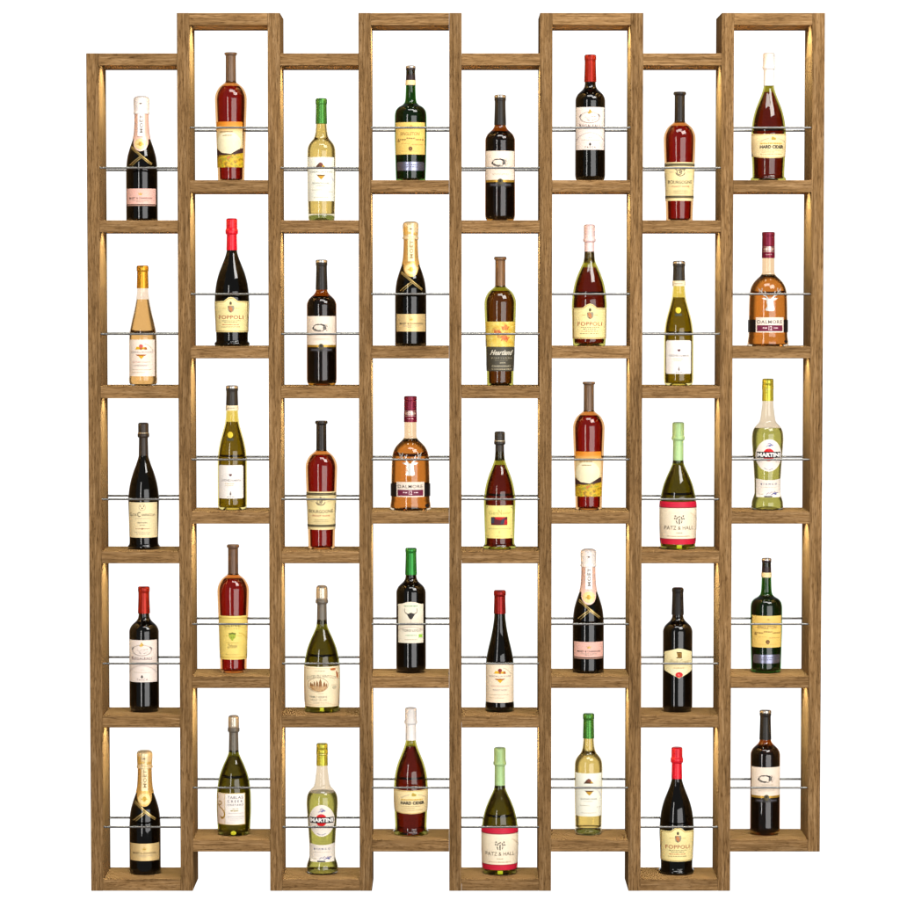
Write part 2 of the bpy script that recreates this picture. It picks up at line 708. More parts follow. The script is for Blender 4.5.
FLANGED = [(0, 104), (4, 114), (10, 118), (20, 118), (26, 112), (32, 107), (50, 107), (110, 109), (190, 113), (275, 117), (345, 114), (405, 107), (475, 90), (545, 63), (595, 44), (632, 35), (740, 31), (800, 30)]
ROUNDED = [(0, 100), (5, 112), (22, 117), (50, 119), (100, 122), (180, 125), (280, 124), (340, 118), (412, 103), (482, 77), (542, 49), (572, 38), (640, 33), (800, 31)]
CLOS = [(0, 92), (4, 104), (10, 107), (20, 107), (26, 102), (33, 98), (60, 97), (110, 98), (210, 101), (325, 104), (380, 100), (440, 90), (510, 70), (575, 46), (627, 32), (745, 27), (800, 27)]
BURGUNDY = [(0, 76), (5, 88), (18, 96), (45, 99), (100, 99), (310, 99), (375, 95), (445, 83), (515, 64), (585, 47), (660, 40), (700, 38), (800, 36)]
MAGNUM = [(0, 88), (4, 96), (12, 99), (60, 101), (200, 105), (300, 107), (425, 107), (460, 103), (488, 86), (510, 52), (520, 42), (545, 36), (640, 32), (740, 30)]
DECANTER = [(0, 132), (6, 138), (14, 139), (40, 136), (70, 132), (200, 131), (335, 127), (375, 121), (413, 105), (443, 80), (463, 58), (478, 46), (490, 42), (590, 42), (740, 38)]
WAISTED = [(0, 90), (6, 104), (22, 108), (40, 108), (62, 104), (88, 95), (112, 89), (160, 89), (260, 94), (390, 103), (470, 108), (515, 104), (545, 92), (565, 76), (588, 56), (650, 45), (715, 38), (860, 34)]


def topcap(h0, h1, r0, r1, lip=2, liph=26, dome=6):
    """capsule outline from its lower edge to the top"""
    return [(h0, r0), (h1 - liph - 4, r1), (h1 - liph, r1 + lip), (h1 - liph, r1 + lip), (h1 - dome, r1 + lip), (h1 - 1, r1 - 3), (h1, r1 - 9), (h1, 0)]


def mushroom(h0, hr, h1, rn0, rn1, rr, rc, ringh=26):
    """sparkling-wine foil: sleeve, swollen ring, round cap"""
    return [(h0, rn0), (hr - 4, rn1), (hr, rr - 2), (hr + 5, rr), (hr + ringh - 6, rr), (hr + ringh, rc), (hr + ringh, rc), (h1 - 8, rc), (h1 - 2, rc - 5), (h1, rc - 12), (h1, 0)]


# ------------------------------------------------------------------ the kinds
def champagne(rose):
    b = Bottle('champagne_bottle', CHAMP, 740, G_BLACK, 8, 600, WINE_BLACK, rot=0 if rose else 3)
    if rose:
        fm, cm, lm = foil((246, 206, 190), .25, .35, .25), foil((253, 248, 246), .05, .4, .15), paper((238, 186, 172))
        tm = paper((250, 246, 242))
    else:
        fm, cm, lm = foil((236, 192, 112), .6, .34, .5), foil((250, 228, 180), .4, .35, .4), plain('gold_label', (236, 204, 142), .38, .3)
        tm = foil((246, 226, 178), .3, .4, .3)
    f = b.cap('foil_collar', [(540, 61), (590, 52), (700, 47.5), (712, 48), (712, 0)], fm)
    b.wrap('foil_tongue', sh().ell(0, 520, 48, 62), fm, 3.2, f)
    rr = lambda h: np.interp(h, [440, 470, 520, 545, 590, 700], [95, 86, 69, 61, 52, 47.5])
    b.wrap('band', sh().rect(-20, 22, 560, 708), tm, 5.0, f, rr)
    b.wrap('neck_lettering', sh().text('MOËT', 1, 640, 118, 24, .02, turn=True, spacing=1.15), ink((120, 112, 108)) if rose else ink((150, 130, 90)), 6.2, f, rr)
    sl = b.wrap('seal', sh().ell(0, 508, 40, 36), plain('seal_cream', (240, 216, 150), .4, .3), 4.4, f)
    b.wrap('crest', sh().ell(0, 508, 13, 16).rect(-22, 22, 503, 508), GOLD_INK, 5.2, sl)
    c = b.cap('foil_cap', [(706, 50), (710, 54), (720, 54), (724, 50), (724, 50), (800, 53), (812, 51), (820, 44), (826, 30), (826, 0)], cm)
    b.wrap('cap_mark', sh().ell(0, 775, 7, 5).stroke([(-12, 775), (12, 775)], 2), ink((120, 104, 90)), 1, c, lambda h: 53)
    if not rose:
        b.wrap('cap_flecks', sh().rect(-46, -22, 735, 790).rect(-30, 0, 742, 756).rect(18, 44, 736, 752), foil((226, 190, 110), .5, .4, .5), .8, c, lambda h: 53)
    g = sh()
    g.stroke([(-62, 492), (-20, 455), (30, 412), (74, 376)], 6).stroke([(-66, 482), (-24, 446), (26, 402), (70, 368)], 3).stroke([(-72, 366), (-38, 396), (0, 424)], 4).stroke([(-56, 362), (-24, 392), (8, 416)], 3)
    b.wrap('neck_ribbon', g, plain('gold_braid', (216, 184, 110), .3, .6), 1.6)
    l = b.wrap('label', sh().rect(-96, 96, 96, 212), lm, 1)
    if rose:
        b.wrap('label_border', sh().rect(-96, 96, 96, 110), ink((70, 50, 46)), 2, l)
        b.wrap('foot_line', sh().rect(-94, 94, 99, 104), ink((190, 150, 130)), 3, l)
    b.wrap('crown', sh().ell(0, 174, 11, 5).stroke([(-14, 184), (-8, 174), (0, 188), (8, 174), (14, 184)], 3), GOLD_INK, 2, l)
    b.wrap('lettering', sh().text('MOËT & CHANDON', 0, 150, 150, 15, .012, spacing=1.1), BLACK_INK, 2, l)
    b.wrap('fine_print', sh().lines(-52, 52, 133, 5, 3).lines(-26, 26, 124, 3, 4), GREY_INK, 2, l)
    return b.root


def hock(dark):
    if dark:
        b = Bottle('wine_bottle', HOCK, 770, G_GREENBLACK, 8, 650, WINE_BLACK, rot=0)
        b.cap('capsule', topcap(655, 812, 41, 38, 3, 34, 9), foil((140, 20, 18), .6, .32, .15))
        lm = paper((246, 226, 198))
    else:
        b = Bottle('wine_bottle', HOCK, 770, glass((242, 230, 216)), 5, 572, WINE_GOLD, rot=-2, floor=7)
        b.cap('capsule', topcap(645, 797, 40, 37, 3, 36, 9), foil((206, 152, 42), .7, .3, .2))
        lm = paper((248, 230, 214))
    h0, h1 = (62, 305) if not dark else (66, 326)
    w = 84 if not dark else 92
    l = b.wrap('label', sh().rect(-w, w, h0, h1), lm, 1)
    o = h1 - 305
    b.wrap('emblem_berry', sh().ell(0, 262 + o, 13, 12), ink((150, 50, 36) if dark else (214, 96, 84)), 3, l)
    b.wrap('emblem_gold', sh().poly([(-40, 240 + o), (-30, 258 + o), (-8, 256 + o), (0, 244 + o), (10, 254 + o), (32, 256 + o), (38, 240 + o)]).poly([(-24, 203 + o), (24, 203 + o), (12, 190 + o), (2, 176 + o), (-12, 190 + o)]), ink((226, 176, 30)), 2, l)
    b.wrap('emblem_brown', sh().poly([(-10, 250 + o), (10, 250 + o), (4, 238 + o), (-4, 238 + o)]).poly([(-36, 206 + o), (36, 206 + o), (24, 198 + o), (-24, 198 + o)]).poly([(22, 238 + o), (40, 240 + o), (34, 256 + o), (22, 254 + o)]), ink((178, 96, 30)), 2.6, l)
    b.wrap('lettering', sh().text('KENDALL-JACKSON', 0, 221 + o, 138, 14, 0, spacing=1.08).text('PINOT NOIR' if dark else 'CHARDONNAY', 0, 134 + o * .8, 92, 11, 0, spacing=1.2), ink((112, 104, 110)), 2, l)
    b.wrap('tinted_lettering', sh().text("VINTNER'S RESERVE", 0, 156 + o, 116, 8, 0, spacing=1.15), ink((198, 130, 118)), 2, l)
    b.wrap('fine_print', sh().lines(-60, 62, 106 + o * .6, 4, 5).lines(-66, 30, 88 + o * .5, 4, 6).ring(0, 190 + o, 84, 92, 3, 20, 25, 75), SOFT_INK, 2, l)
    return b.root


def clos():
    b = Bottle('wine_bottle', CLOS, 760, G_BLACK, 8, 620, WINE_BLACK)
    c = b.cap('capsule', mushroom(624, 745, 842, 32.5, 30, 39, 35, 27), foil((52, 44, 38), .2, .4, .1))
    b.part('cap_ring', [(771, 34), (771, 37.5), (775, 37.5), (775, 34)], plain('pale_ring', (206, 190, 160), .4, .5), c, smooth=False)
    l = b.wrap('label', sh().rect(-94, 93, 80, 315), CREAM, 1)
    b.wrap('crest', sh().ell(-11, 290, 4, 4, 10).ell(10, 290, 4, 4, 10).ell(0, 276, 4.5, 4.5, 10).ring(0, 283, 22, 22, 1.4), ink((90, 56, 46)), 2, l)
    b.wrap('lettering', sh().text('LOS', -55, 232, 34, 16, .01).text('C', -79, 236, 12, 24, .01).text('C', -22, 235, 22, 32, .02).text('ANERECCIA', 37, 232, 84, 15, .012), ink((112, 104, 86)), 2, l)
    b.wrap('fine_print', sh().lines(-46, 48, 208, 5, 7).lines(-56, 56, 116, 5, 9).lines(-40, 46, 104, 5, 10), SOFT_INK, 2, l)
    b.wrap('vintage_print', sh().lines(-32, 32, 180, 9, 8).lines(-17, 19, 164, 6, 8), ink((168, 158, 128)), 2, l)
    b.wrap('rule', sh().stroke([(-50, 139), (0, 139)], 1.5, 4).stroke([(0, 139), (52, 139)], 4, 1.5).ell(0, 139, 4, 6, 8), ink((150, 84, 60)), 2, l)
    return b.root


def regal():
    b = Bottle('wine_bottle', BORDEAUX, 800, G_BLACK, 8, 640, WINE_BLACK)
    b.cap('capsule', topcap(657, 837, 41, 37, 2.5, 34, 8), foil((160, 30, 12), .55, .32, .08))
    l = b.wrap('label', sh().rect(-95, 90, 205, 486), paper((240, 224, 214)), 1)
    g = sh()
    g.ring(-6, 420, 62, 34, 3, 30, 20, 160).ring(-6, 418, 62, 36, 5, 30, 150, 390)
    r = random.Random(3)
    for k in range(26):
        x, h = r.uniform(-42, 32), r.uniform(396, 424)
        g.stroke([(x, h), (x + r.uniform(4, 14), h + r.uniform(-6, 6))], 1.8)
    b.wrap('landscape_sketch', g, ink((172, 158, 150)), 2, l)
    b.wrap('leafwork', sh().ring(-6, 420, 64, 36, 8, 8, 150, 180).ring(-6, 420, 64, 36, 8, 8, 5, 35), ink((132, 120, 116)), 2.5, l)
    b.wrap('crest', sh().poly([(-14, 452), (-7, 464), (-8, 474), (-2, 466), (6, 456), (8, 450)]).ell(-10, 450, 11, 7), GOLD_INK, 3, l)
    b.wrap('lettering', sh().text('R', -66, 366, 15, 24, .008).text('EGALEALI', 2, 363, 112, 17, .012, spacing=1.1).text('TASCA', -4, 222, 72, 12, .01, spacing=1.7), ink((124, 100, 98)), 2, l)
    b.wrap('mark', sh().poly([(-11, 246), (1, 246), (3, 238), (-5, 231), (-13, 238)]).ell(-5, 249, 4, 3, 8), BLACK_INK, 2, l)
    b.wrap('arc', sh().ring(-4, 200, 112, 118, 5, 20, 35, 145), ink((206, 190, 184)), 1.8, l)
    b.wrap('fine_print', sh().lines(-60, 60, 270, 3, 4).lines(-14, 12, 286, 3, 4), SOFT_INK, 2, l)
    return b.root


def bison():
    b = Bottle('wine_bottle', BORDEAUX, 800, glass((170, 112, 32)), 4, 594, WINE_BLACK)
    c = b.cap('capsule', topcap(636, 832, 40, 36, 2.5, 34, 8), foil((34, 32, 30), .25, .38, .06))
    b.part('cap_top', [(816, 37), (817, 39.5), (830, 39), (834, 34), (835.5, 26), (835.5, 0)], plain('silver_top', (190, 186, 180), .3, .8), c)
    l = b.wrap('label', sh().rect(-94, 93, 255, 461), paper((240, 222, 204)), 1)
    b.wrap('gold_edge', artwork_rect(-94, 93, 255, 270), plain('gold_edge', (196, 152, 56), .35, .5), 1.7, l)
    g = sh()
    rnd = random.Random(21)
    for k in range(150):                        # short pen strokes following the back, the belly, the head
        a = rnd.uniform(0, 360)
        ca, sa = math.cos(math.radians(a)), math.sin(math.radians(a))
        q = rnd.uniform(.86, 1.06) if sa > -.3 else rnd.uniform(.72, 1.08)
        x, h = -10 + 44 * q * ca, 384 + 24 * q * sa
        if sa > .1 and rnd.random() < .35:
            continue
        L_ = rnd.uniform(3, 8)
        g.stroke([(x, h), (x - L_ * sa + rnd.uniform(-2, 2), h + L_ * .5 * ca + rnd.uniform(-2, 2))], rnd.uniform(1.5, 3.2))
    for k in range(60):
        x, h = 32 + rnd.gauss(0, 11), 384 + rnd.gauss(0, 11)
        g.stroke([(x, h), (x + rnd.uniform(-5, 5), h + rnd.uniform(-6, 6))], rnd.uniform(1.4, 2.8))
    g.stroke([(12, 404), (20, 390), (16, 370)], 9, 4)
    b.wrap('animal_sketch', g, ink((66, 64, 62)), 2, l)
    b.wrap('fur_strokes', sh().stroke([(-44, 376), (-24, 366), (-6, 366)], 5).stroke([(-48, 390), (-50, 372)], 6).stroke([(6, 402), (22, 400)], 7).stroke([(20, 392), (28, 380)], 4).stroke([(-30, 402), (-8, 405), (8, 402)], 4), ink((44, 42, 42)), 2.6, l)
    b.wrap('fine_print', sh().lines(-30, 46, 344, 6, 4).lines(-52, 58, 312, 3, 5).lines(-50, 54, 304, 3, 6), SOFT_INK, 2, l)
    s2 = b.wrap('strip', sh().rect(-72, 74, 226, 250), plain('dark_strip', (44, 40, 38), .3, .2), 1)
    m = b.wrap('medallion', sh().ell(0, 258, 18, 20), plain('medallion', (78, 70, 42), .35, .4), 2.4)
    b.wrap('medallion_centre', sh().ell(0, 263, 7, 7), ink((34, 26, 24)), 3.2, m)
    b.wrap('strip_lettering', sh().lines(-62, -26, 238, 9, 3).lines(28, 66, 238, 8, 5), ink((92, 90, 100)), 2, s2)
    return b.root


def artwork_rect(x0, x1, h0, h1):
    return sh().rect(x0, x1, h0, h1)


def bull():
    b = Bottle('wine_bottle', BORDEAUX, 800, G_BLACK, 8, 640, WINE_BLACK)
    b.cap('capsule', topcap(653, 833, 40, 36, 2, 26, 8), foil((36, 132, 50), .5, .3, .06))
    top = [(-84, 204), (82, 204), (82, 462), (58, 466), (32, 476), (0, 480), (-32, 476), (-58, 466), (-84, 462)]
    l = b.wrap('label', sh().poly(top), paper((238, 228, 206)), 1)
    b.wrap('bull_head', sh().poly([(-26, 398), (-12, 402), (0, 408), (12, 402), (28, 398), (20, 386), (12, 390), (12, 372), (6, 364), (-6, 364), (-12, 372), (-12, 390), (-20, 386)]), ink((50, 46, 44)), 2, l)
    b.wrap('horns', sh().stroke([(-22, 398), (-38, 408), (-42, 424), (-38, 438)], 6, 2).stroke([(22, 398), (38, 408), (43, 424), (38, 438)], 6, 2), ink((120, 112, 100)), 2, l)
    b.wrap('green_lettering', sh().lines(-44, 44, 452, 7, 3).lines(-36, 40, 256, 6, 5), ink((120, 176, 130)), 2, l)
    b.wrap('lettering', sh().text('TORO LOCO', 6, 288, 124, 16, .01, spacing=1.1), ink((104, 96, 84)), 2, l)
    b.wrap('arc', sh().ring(0, 240, 110, 72, 4, 20, 40, 140).stroke([(0, 360), (0, 320)], 2), ink((206, 180, 170)), 1.8, l)
    b.wrap('fine_print', sh().lines(-42, 42, 228, 5, 5), SOFT_INK, 2, l)
    b.wrap('green_square', sh().rect(52, 76, 240, 262), ink((156, 208, 74)), 2, l)
    return b.root


def hexagon():
    b = Bottle('wine_bottle', BORDEAUX, 800, G_BLACK, 8, 650, WINE_BLACK, rot=2)
    c = b.cap('capsule', topcap(647, 828, 41, 37, 2, 26, 10), plain('matt_capsule', (16, 14, 14), .5, 0, .35))
    b.part('cap_top', [(821, 36), (826, 34), (829.5, 28), (830, 0)], plain('dark_red_top', (96, 24, 26), .4, .2), c)
    l = b.wrap('label', sh().poly([(-92, 280), (-46, 254), (0, 230), (46, 254), (90, 280), (90, 405), (46, 420), (12, 430), (-12, 430), (-46, 420), (-92, 405)]), paper((236, 222, 172)), 1)
    b.wrap('goblet', sh().poly([(-17, 407), (17, 407), (12, 398), (6, 388), (10, 376), (18, 366), (-18, 366), (-10, 376), (-6, 388), (-12, 398)]), ink((146, 106, 30)), 2, l)
    b.wrap('goblet_shade', sh().rect(-17, 17, 402, 407).rect(-18, 18, 366, 371).ell(0, 386, 4, 8, 10), ink((90, 62, 26)), 2.6, l)
    b.wrap('lettering', sh().text('Black Creek', 4, 342, 132, 30, 0, .45), ink((176, 158, 116)), 2, l)
    b.wrap('fine_print', sh().lines(-36, 36, 300, 6, 3), ink((200, 160, 110)), 2, l)
    b.wrap('pale_panel', sh().poly([(-58, 292), (58, 292), (52, 262), (0, 236), (-52, 262)]), paper((226, 222, 184)), 1.6, l)
    s = b.wrap('red_seal', sh().ell(0, 254, 24, 18), ink((214, 24, 32)), 2.6, l)
    b.wrap('seal_mark', sh().ell(-4, 254, 6, 4, 10).stroke([(-6, 250), (8, 246)], 3), ink((240, 130, 120)), 3.4, s)
    return b.root


def clear_white():
    b = Bottle('wine_bottle', BORDEAUX_CLEAR, 780, G_PALE, 5, 650, WINE_PALE, rot=-2, floor=44)
    b.cap('capsule', topcap(644, 812, 38.5, 36, 2.5, 36, 9), foil((72, 138, 58), .6, .3, .2))
    b.part('base_glass', [(5, 60), (10, 80), (24, 84), (36, 80), (40, 60), (40, 0)], glass((126, 140, 78)))
    l = b.wrap('label', sh().rect(-86, 87, 130, 420), paper((244, 244, 228)), 1)
    b.wrap('emblem_dark', sh().poly([(-32, 352), (-20, 362), (-14, 376), (0, 386), (12, 378), (22, 362), (30, 352)]).poly([(-26, 304), (36, 304), (26, 296), (-16, 296)]), ink((92, 60, 40)), 2, l)
    b.wrap('emblem_gold', sh().poly([(-18, 297), (28, 297), (18, 284), (6, 272), (-8, 284)]).poly([(16, 372), (30, 356), (20, 352), (10, 356)]), ink((200, 152, 44)), 2.6, l)
    b.wrap('emblem_berry', sh().ell(4, 372, 12, 11), ink((128, 70, 54)), 2.8, l)
    b.wrap('lettering', sh().text('KENDALL-JACKSON', 2, 321, 142, 14, 0, spacing=1.08).text('SAUVIGNON BLANC', 2, 248, 110, 12, 0, spacing=1.08), ink((128, 124, 116)), 2, l)
    b.wrap('fine_print', sh().lines(-30, 30, 232, 4, 3).lines(-56, 10, 204, 3, 3).lines(-46, 50, 154, 4, 5).lines(54, 80, 192, 4, 5), SOFT_INK, 2, l)
    b.wrap('arc', sh().ring(10, 240, 76, 84, 4, 16, 15, 62), ink((206, 202, 214)), 1.8, l)
    return b.root


def taper_bottle(glass_m, liq, cap_col, cap_top=None, rot=0, liq_name='wine'):
    b = Bottle('wine_bottle', TAPER, 800, glass_m, 14, 628, liq, rot=rot, floor=9, liquid_name=liq_name)
    c = b.cap('capsule', [(652, 35), (700, 34.5), (828, 34), (833, 36), (837, 42), (837, 42), (848, 42), (851, 38), (851, 0)], foil(cap_col, .35, .36, .08))
    if cap_top:
        b.part('cap_rim', [(850.5, 0), (850.5, 40), (853, 40), (855, 36), (855, 0)], plain('rim', cap_top, .4, .4), c, smooth=False)
    return b


def landscape():
    b = taper_bottle(G_AMBER, WINE_RED, (112, 90, 72), rot=-6)
    art = artwork('sunset_print', [(.04, (240, 214, 150)), (.12, (246, 222, 168)), (.132, (244, 184, 96)), (.139, (240, 150, 40)), (.148, (236, 140, 30))])
    l = b.wrap('label', sh().rect(-86, 86, 90, 390), art, 1)
    b.wrap('sun', sh().ell(-2, 250, 80, 76), paper((246, 236, 196)), 1.8, l)
    hills = [(-86, 216), (-72, 204), (-48, 186), (-18, 177), (14, 178), (40, 192), (60, 206), (74, 216), (86, 216), (86, 90), (-86, 90)]
    b.wrap('hills', sh().poly(hills), ink((70, 44, 40)), 2.5, l)
    fields = [(-86, 170), (-62, 172), (-36, 168), (-8, 168), (24, 170), (50, 178), (86, 186), (86, 90), (-86, 90)]
    b.wrap('fields', sh().poly(fields), artwork('field_print', [(.3, (84, 62, 26)), (.42, (190, 150, 26)), (.52, (232, 190, 44)), (.6, (160, 160, 40)), (.7, (214, 120, 50))], 70, True), 3.2, l)
    b.wrap('lettering', sh().lines(-58, 34, 324, 9, 3).lines(-38, 22, 300, 7, 5), ink((150, 116, 74)), 2, l)
    return b.root


def yellow_label():
    b = taper_bottle(glass((226, 170, 112)), WINE_RED, (104, 80, 64), (178, 148, 118), rot=0)
    l = b.wrap('label', sh().rect(-93, 93, 92, 385), paper((242, 216, 116)), 1)
    b.wrap('lettering', sh().text('CLINE', -2, 324, 108, 24, .012, spacing=1.2), ink((112, 96, 46)), 2, l)
    b.wrap('under_lettering', sh().text('CELLARS', -2, 300, 96, 9, 0, spacing=1.6), ink((160, 140, 70)), 2, l)
    b.wrap('script', sh().text('Zinfandel', 0, 184, 66, 28, 0, .4), ink((138, 116, 62)), 2, l)
    g = b.wrap('grapes', sh().poly([(-22, 266), (22, 266), (24, 252), (18, 238), (8, 230), (4, 220), (-4, 220), (-8, 230), (-18, 238), (-24, 252)]), ink((168, 182, 56)), 2, l)
    b.wrap('grape_leaves', sh().poly([(-22, 260), (-24, 270), (-8, 272), (0, 276), (10, 272), (24, 270), (22, 260), (0, 264)]).ell(-6, 240, 3, 3, 8).ell(6, 244, 3, 3, 8), ink((110, 116, 36)), 2.6, g)
    b.wrap('rules', sh().rect(-92, 92, 368, 372).rect(-92, 92, 104, 108).rect(-42, 42, 204, 206.5).lines(-58, -26, 252, 3, 2).lines(28, 60, 252, 3, 2).ring(0, 200, 100, 80, 4, 16, 20, 65), ink((206, 172, 70)), 2, l)
    b.wrap('fine_print', sh().lines(-46, 46, 128, 4, 3).lines(-36, 36, 118, 4, 4), ink((204, 178, 90)), 2, l)
    return b.root


def bourgogne():
    b = taper_bottle(glass((224, 174, 118)), WINE_RED, (36, 32, 30), (112, 104, 98), rot=-1)
    l = b.wrap('label', sh().rect(-99, 98, 132, 386), paper((240, 220, 160)), 1)
    b.wrap('band', sh().rect(-99, 98, 362, 378), ink((46, 40, 36)), 2, l)
    b.wrap('band', sh().rect(-99, 98, 150, 166), ink((46, 40, 36)), 2, l)
    d = sh()
    for k in range(-11, 12):
        d.ell(k * 8.3, 370, 2.2, 2.6, 8).ell(k * 8.3, 158, 2.2, 2.6, 8)
    b.wrap('band_dots', d, ink((200, 180, 120)), 2.7, l)
    e = sh()
    e.ring(0, 322, 30, 26, 5, 26, 190, 350).ring(-6, 320, 16, 16, 4, 18).ring(10, 326, 15, 15, 4, 18, 0, 250).stroke([(-34, 338), (-22, 344), (-26, 330)], 5).stroke([(34, 338), (22, 346), (26, 330)], 5).ell(0, 348, 6, 4, 10).stroke([(-10, 312), (14, 330)], 4)
    b.wrap('monogram', e, ink((84, 72, 64)), 2, l)
    b.wrap('flourish', sh().lines(-66, -42, 322, 4, 3).lines(44, 68, 322, 4, 3), SOFT_INK, 2, l)
    b.wrap('lettering', sh().text('BOURGOGNE', 0, 258, 156, 21, .006, spacing=1.02, bend=-4), ink((74, 64, 52)), 2, l)
    b.wrap('red_lettering', sh().text('PINOT NOIR', 4, 226, 114, 11, .008, spacing=1.15), ink((176, 66, 48)), 2, l)
    b.wrap('fine_print', sh().lines(-40, 52, 198, 5, 3).lines(-44, 50, 188, 5, 4).lines(-36, 44, 178, 4, 6).lines(-92, -80, 202, 6, 3).lines(80, 92, 202, 6, 3), ink((172, 154, 110)), 2, l)
    return b.root


def maple():
    b = taper_bottle(G_OLIVE, WINE_AMBER, (128, 96, 66), (96, 72, 54), rot=2)
    l = b.wrap('label', sh().rect(-98, 100, 258, 424), artwork('yellow_print', [(.3, (222, 178, 60)), (.5, (236, 204, 92)), (.7, (242, 220, 130))], 70, True), 1)
    r = random.Random(5)

    def leaf(g, cx, ch, s, turn):
        pts = []
        for k in range(20):
            a = 2 * math.pi * k / 20 + turn
            q = s * (1.0 if k % 4 == 0 else .5 if k % 2 else .72) * r.uniform(.85, 1.1)
            pts.append((cx + q * math.cos(a), ch + q * math.sin(a)))
        g.poly(pts)
    g = sh(); leaf(g, 28, 384, 27, .3); leaf(g, -22, 352, 30, 1.0); leaf(g, 24, 318, 34, .1)
    b.wrap('maple_leaves', g, artwork('leaf_print', [(.35, (196, 84, 40)), (.5, (222, 128, 60)), (.65, (226, 160, 70))], 160, True), 2, l)
    g = sh(); leaf(g, -46, 372, 16, .5); leaf(g, -10, 322, 18, .7); leaf(g, 36, 350, 18, .2)
    g.stroke([(-62, 400), (-30, 380), (0, 340)], 2)
    b.wrap('small_leaves', g, artwork('small_leaf_print', [(.4, (206, 150, 70)), (.6, (232, 184, 90))], 160, True), 1.6, l)
    l2 = b.wrap('lower_label', sh().rect(-93, 95, 96, 257), paper((74, 70, 58)), 1)
    b.wrap('script', sh().text('Heartland', 6, 220, 150, 34, .02, .5), ink((236, 228, 206)), 2, l2)
    b.wrap('lettering', sh().text('VINEYARDS', 4, 183, 134, 10, 0, spacing=1.6).text('2004', 10, 152, 40, 10, .01).text('CHARDONNAY', 4, 129, 124, 12, .012, spacing=1.05), ink((204, 194, 164)), 2, l2)
    b.wrap('fine_print', sh().lines(-58, 70, 109, 7, 3).lines(-40, 50, 168, 2, 4), ink((186, 174, 142)), 2, l2)
    return b.root


def foppoli(pink):
    if pink:
        b = Bottle('wine_bottle', [(h * 1.0, r) for h, r in ROUNDED[:1]] + [(5, 107), (20, 110), (60, 113), (160, 116), (270, 118), (340, 112), (405, 101), (470, 80), (520, 58), (556, 42), (580, 36), (640, 33), (800, 31)], 760, G_OLIVE, 12, 522, WINE_PLUM)
        b.cap('foil', mushroom(552, 692, 806, 34, 33, 42, 37, 24), foil((244, 214, 212), .15, .4, .05))
        fm = foil((250, 240, 238), .05, .45, .05)
        oy = -2
    else:
        b = Bottle('wine_bottle', FLANGED, 740, G_GREENBLACK, 5, 620, WINE_BLACK, floor=7)
        b.cap('foil', mushroom(635, 743, 847, 36.5, 34, 42, 37, 34), plain('red_foil', (232, 12, 44), .3, .15, .5, 0, .06))
        oy = 0
    top = [(-112, 92), (112, 92), (112, 296), (46, 298), (34, 308), (18, 320), (0, 325), (-18, 320), (-34, 308), (-46, 298), (-112, 296)]
    if pink:
        top = [(x * 1.0, 48 + (h - 92) * 1.0) for x, h in top]
    dh = -44 if pink else 0
    l = b.wrap('label', sh().poly(top), paper((250, 232, 164)), 1)
    bd = sh()
    inner = [(-106, 98 + dh), (-106, 290 + dh), (-44, 292 + dh), (-30, 304 + dh), (-16, 314 + dh), (0, 318 + dh), (16, 314 + dh), (30, 304 + dh), (44, 292 + dh), (106, 290 + dh), (106, 98 + dh), (-106, 98 + dh)]
    for p, q in zip(inner, inner[1:]):
        bd.stroke([p, q], 3.5)
    b.wrap('gold_border', bd, plain('border_gold', (172, 132, 50), .4, .3), 1.8, l)
    s = b.wrap('crest', sh().poly([(-18, 268 + dh), (20, 268 + dh), (24, 250 + dh), (18, 232 + dh), (0, 220 + dh), (-16, 232 + dh), (-20, 250 + dh)]), ink((164, 156, 130)), 2, l)
    b.wrap('crest_lion', sh().poly([(-14, 262 + dh), (-2, 266 + dh), (10, 254 + dh), (8, 240 + dh), (12, 230 + dh), (0, 226 + dh), (-8, 236 + dh), (-6, 246 + dh), (-16, 252 + dh)]), ink((206, 136, 84)), 2.6, s)
    b.wrap('crest_crown', sh().poly([(-6, 274 + dh), (6, 274 + dh), (8, 288 + dh), (2, 294 + dh), (-4, 294 + dh), (-8, 286 + dh)]).stroke([(-18, 262 + dh), (-10, 256 + dh)], 4).stroke([(-10, 232 + dh), (0, 228 + dh)], 4), ink((82, 70, 52)), 2.6, s)
    b.wrap('rules', sh().stroke([(-56, 250 + dh), (-28, 250 + dh)], 2.5).stroke([(28, 250 + dh), (54, 250 + dh)], 2.5), ink((196, 164, 90)), 2, l)
    t = sh().text('FOPPOLI', 0, 191 + dh, 158, 25, .006, spacing=1.08)
    b.wrap('lettering', t, ink((168, 72, 46)), 2, l)
    b.wrap('fine_print', sh().lines(-58, 60, 168 + dh, 5, 3).lines(-44, 42, 157 + dh, 5, 4).lines(-64, 62, 127 + dh, 5, 6), ink((150, 140, 100)), 2, l)
    b.wrap('red_print', sh().lines(-56, 56, 142 + dh, 5, 5), ink((206, 110, 74)), 2, l)
    return b.root


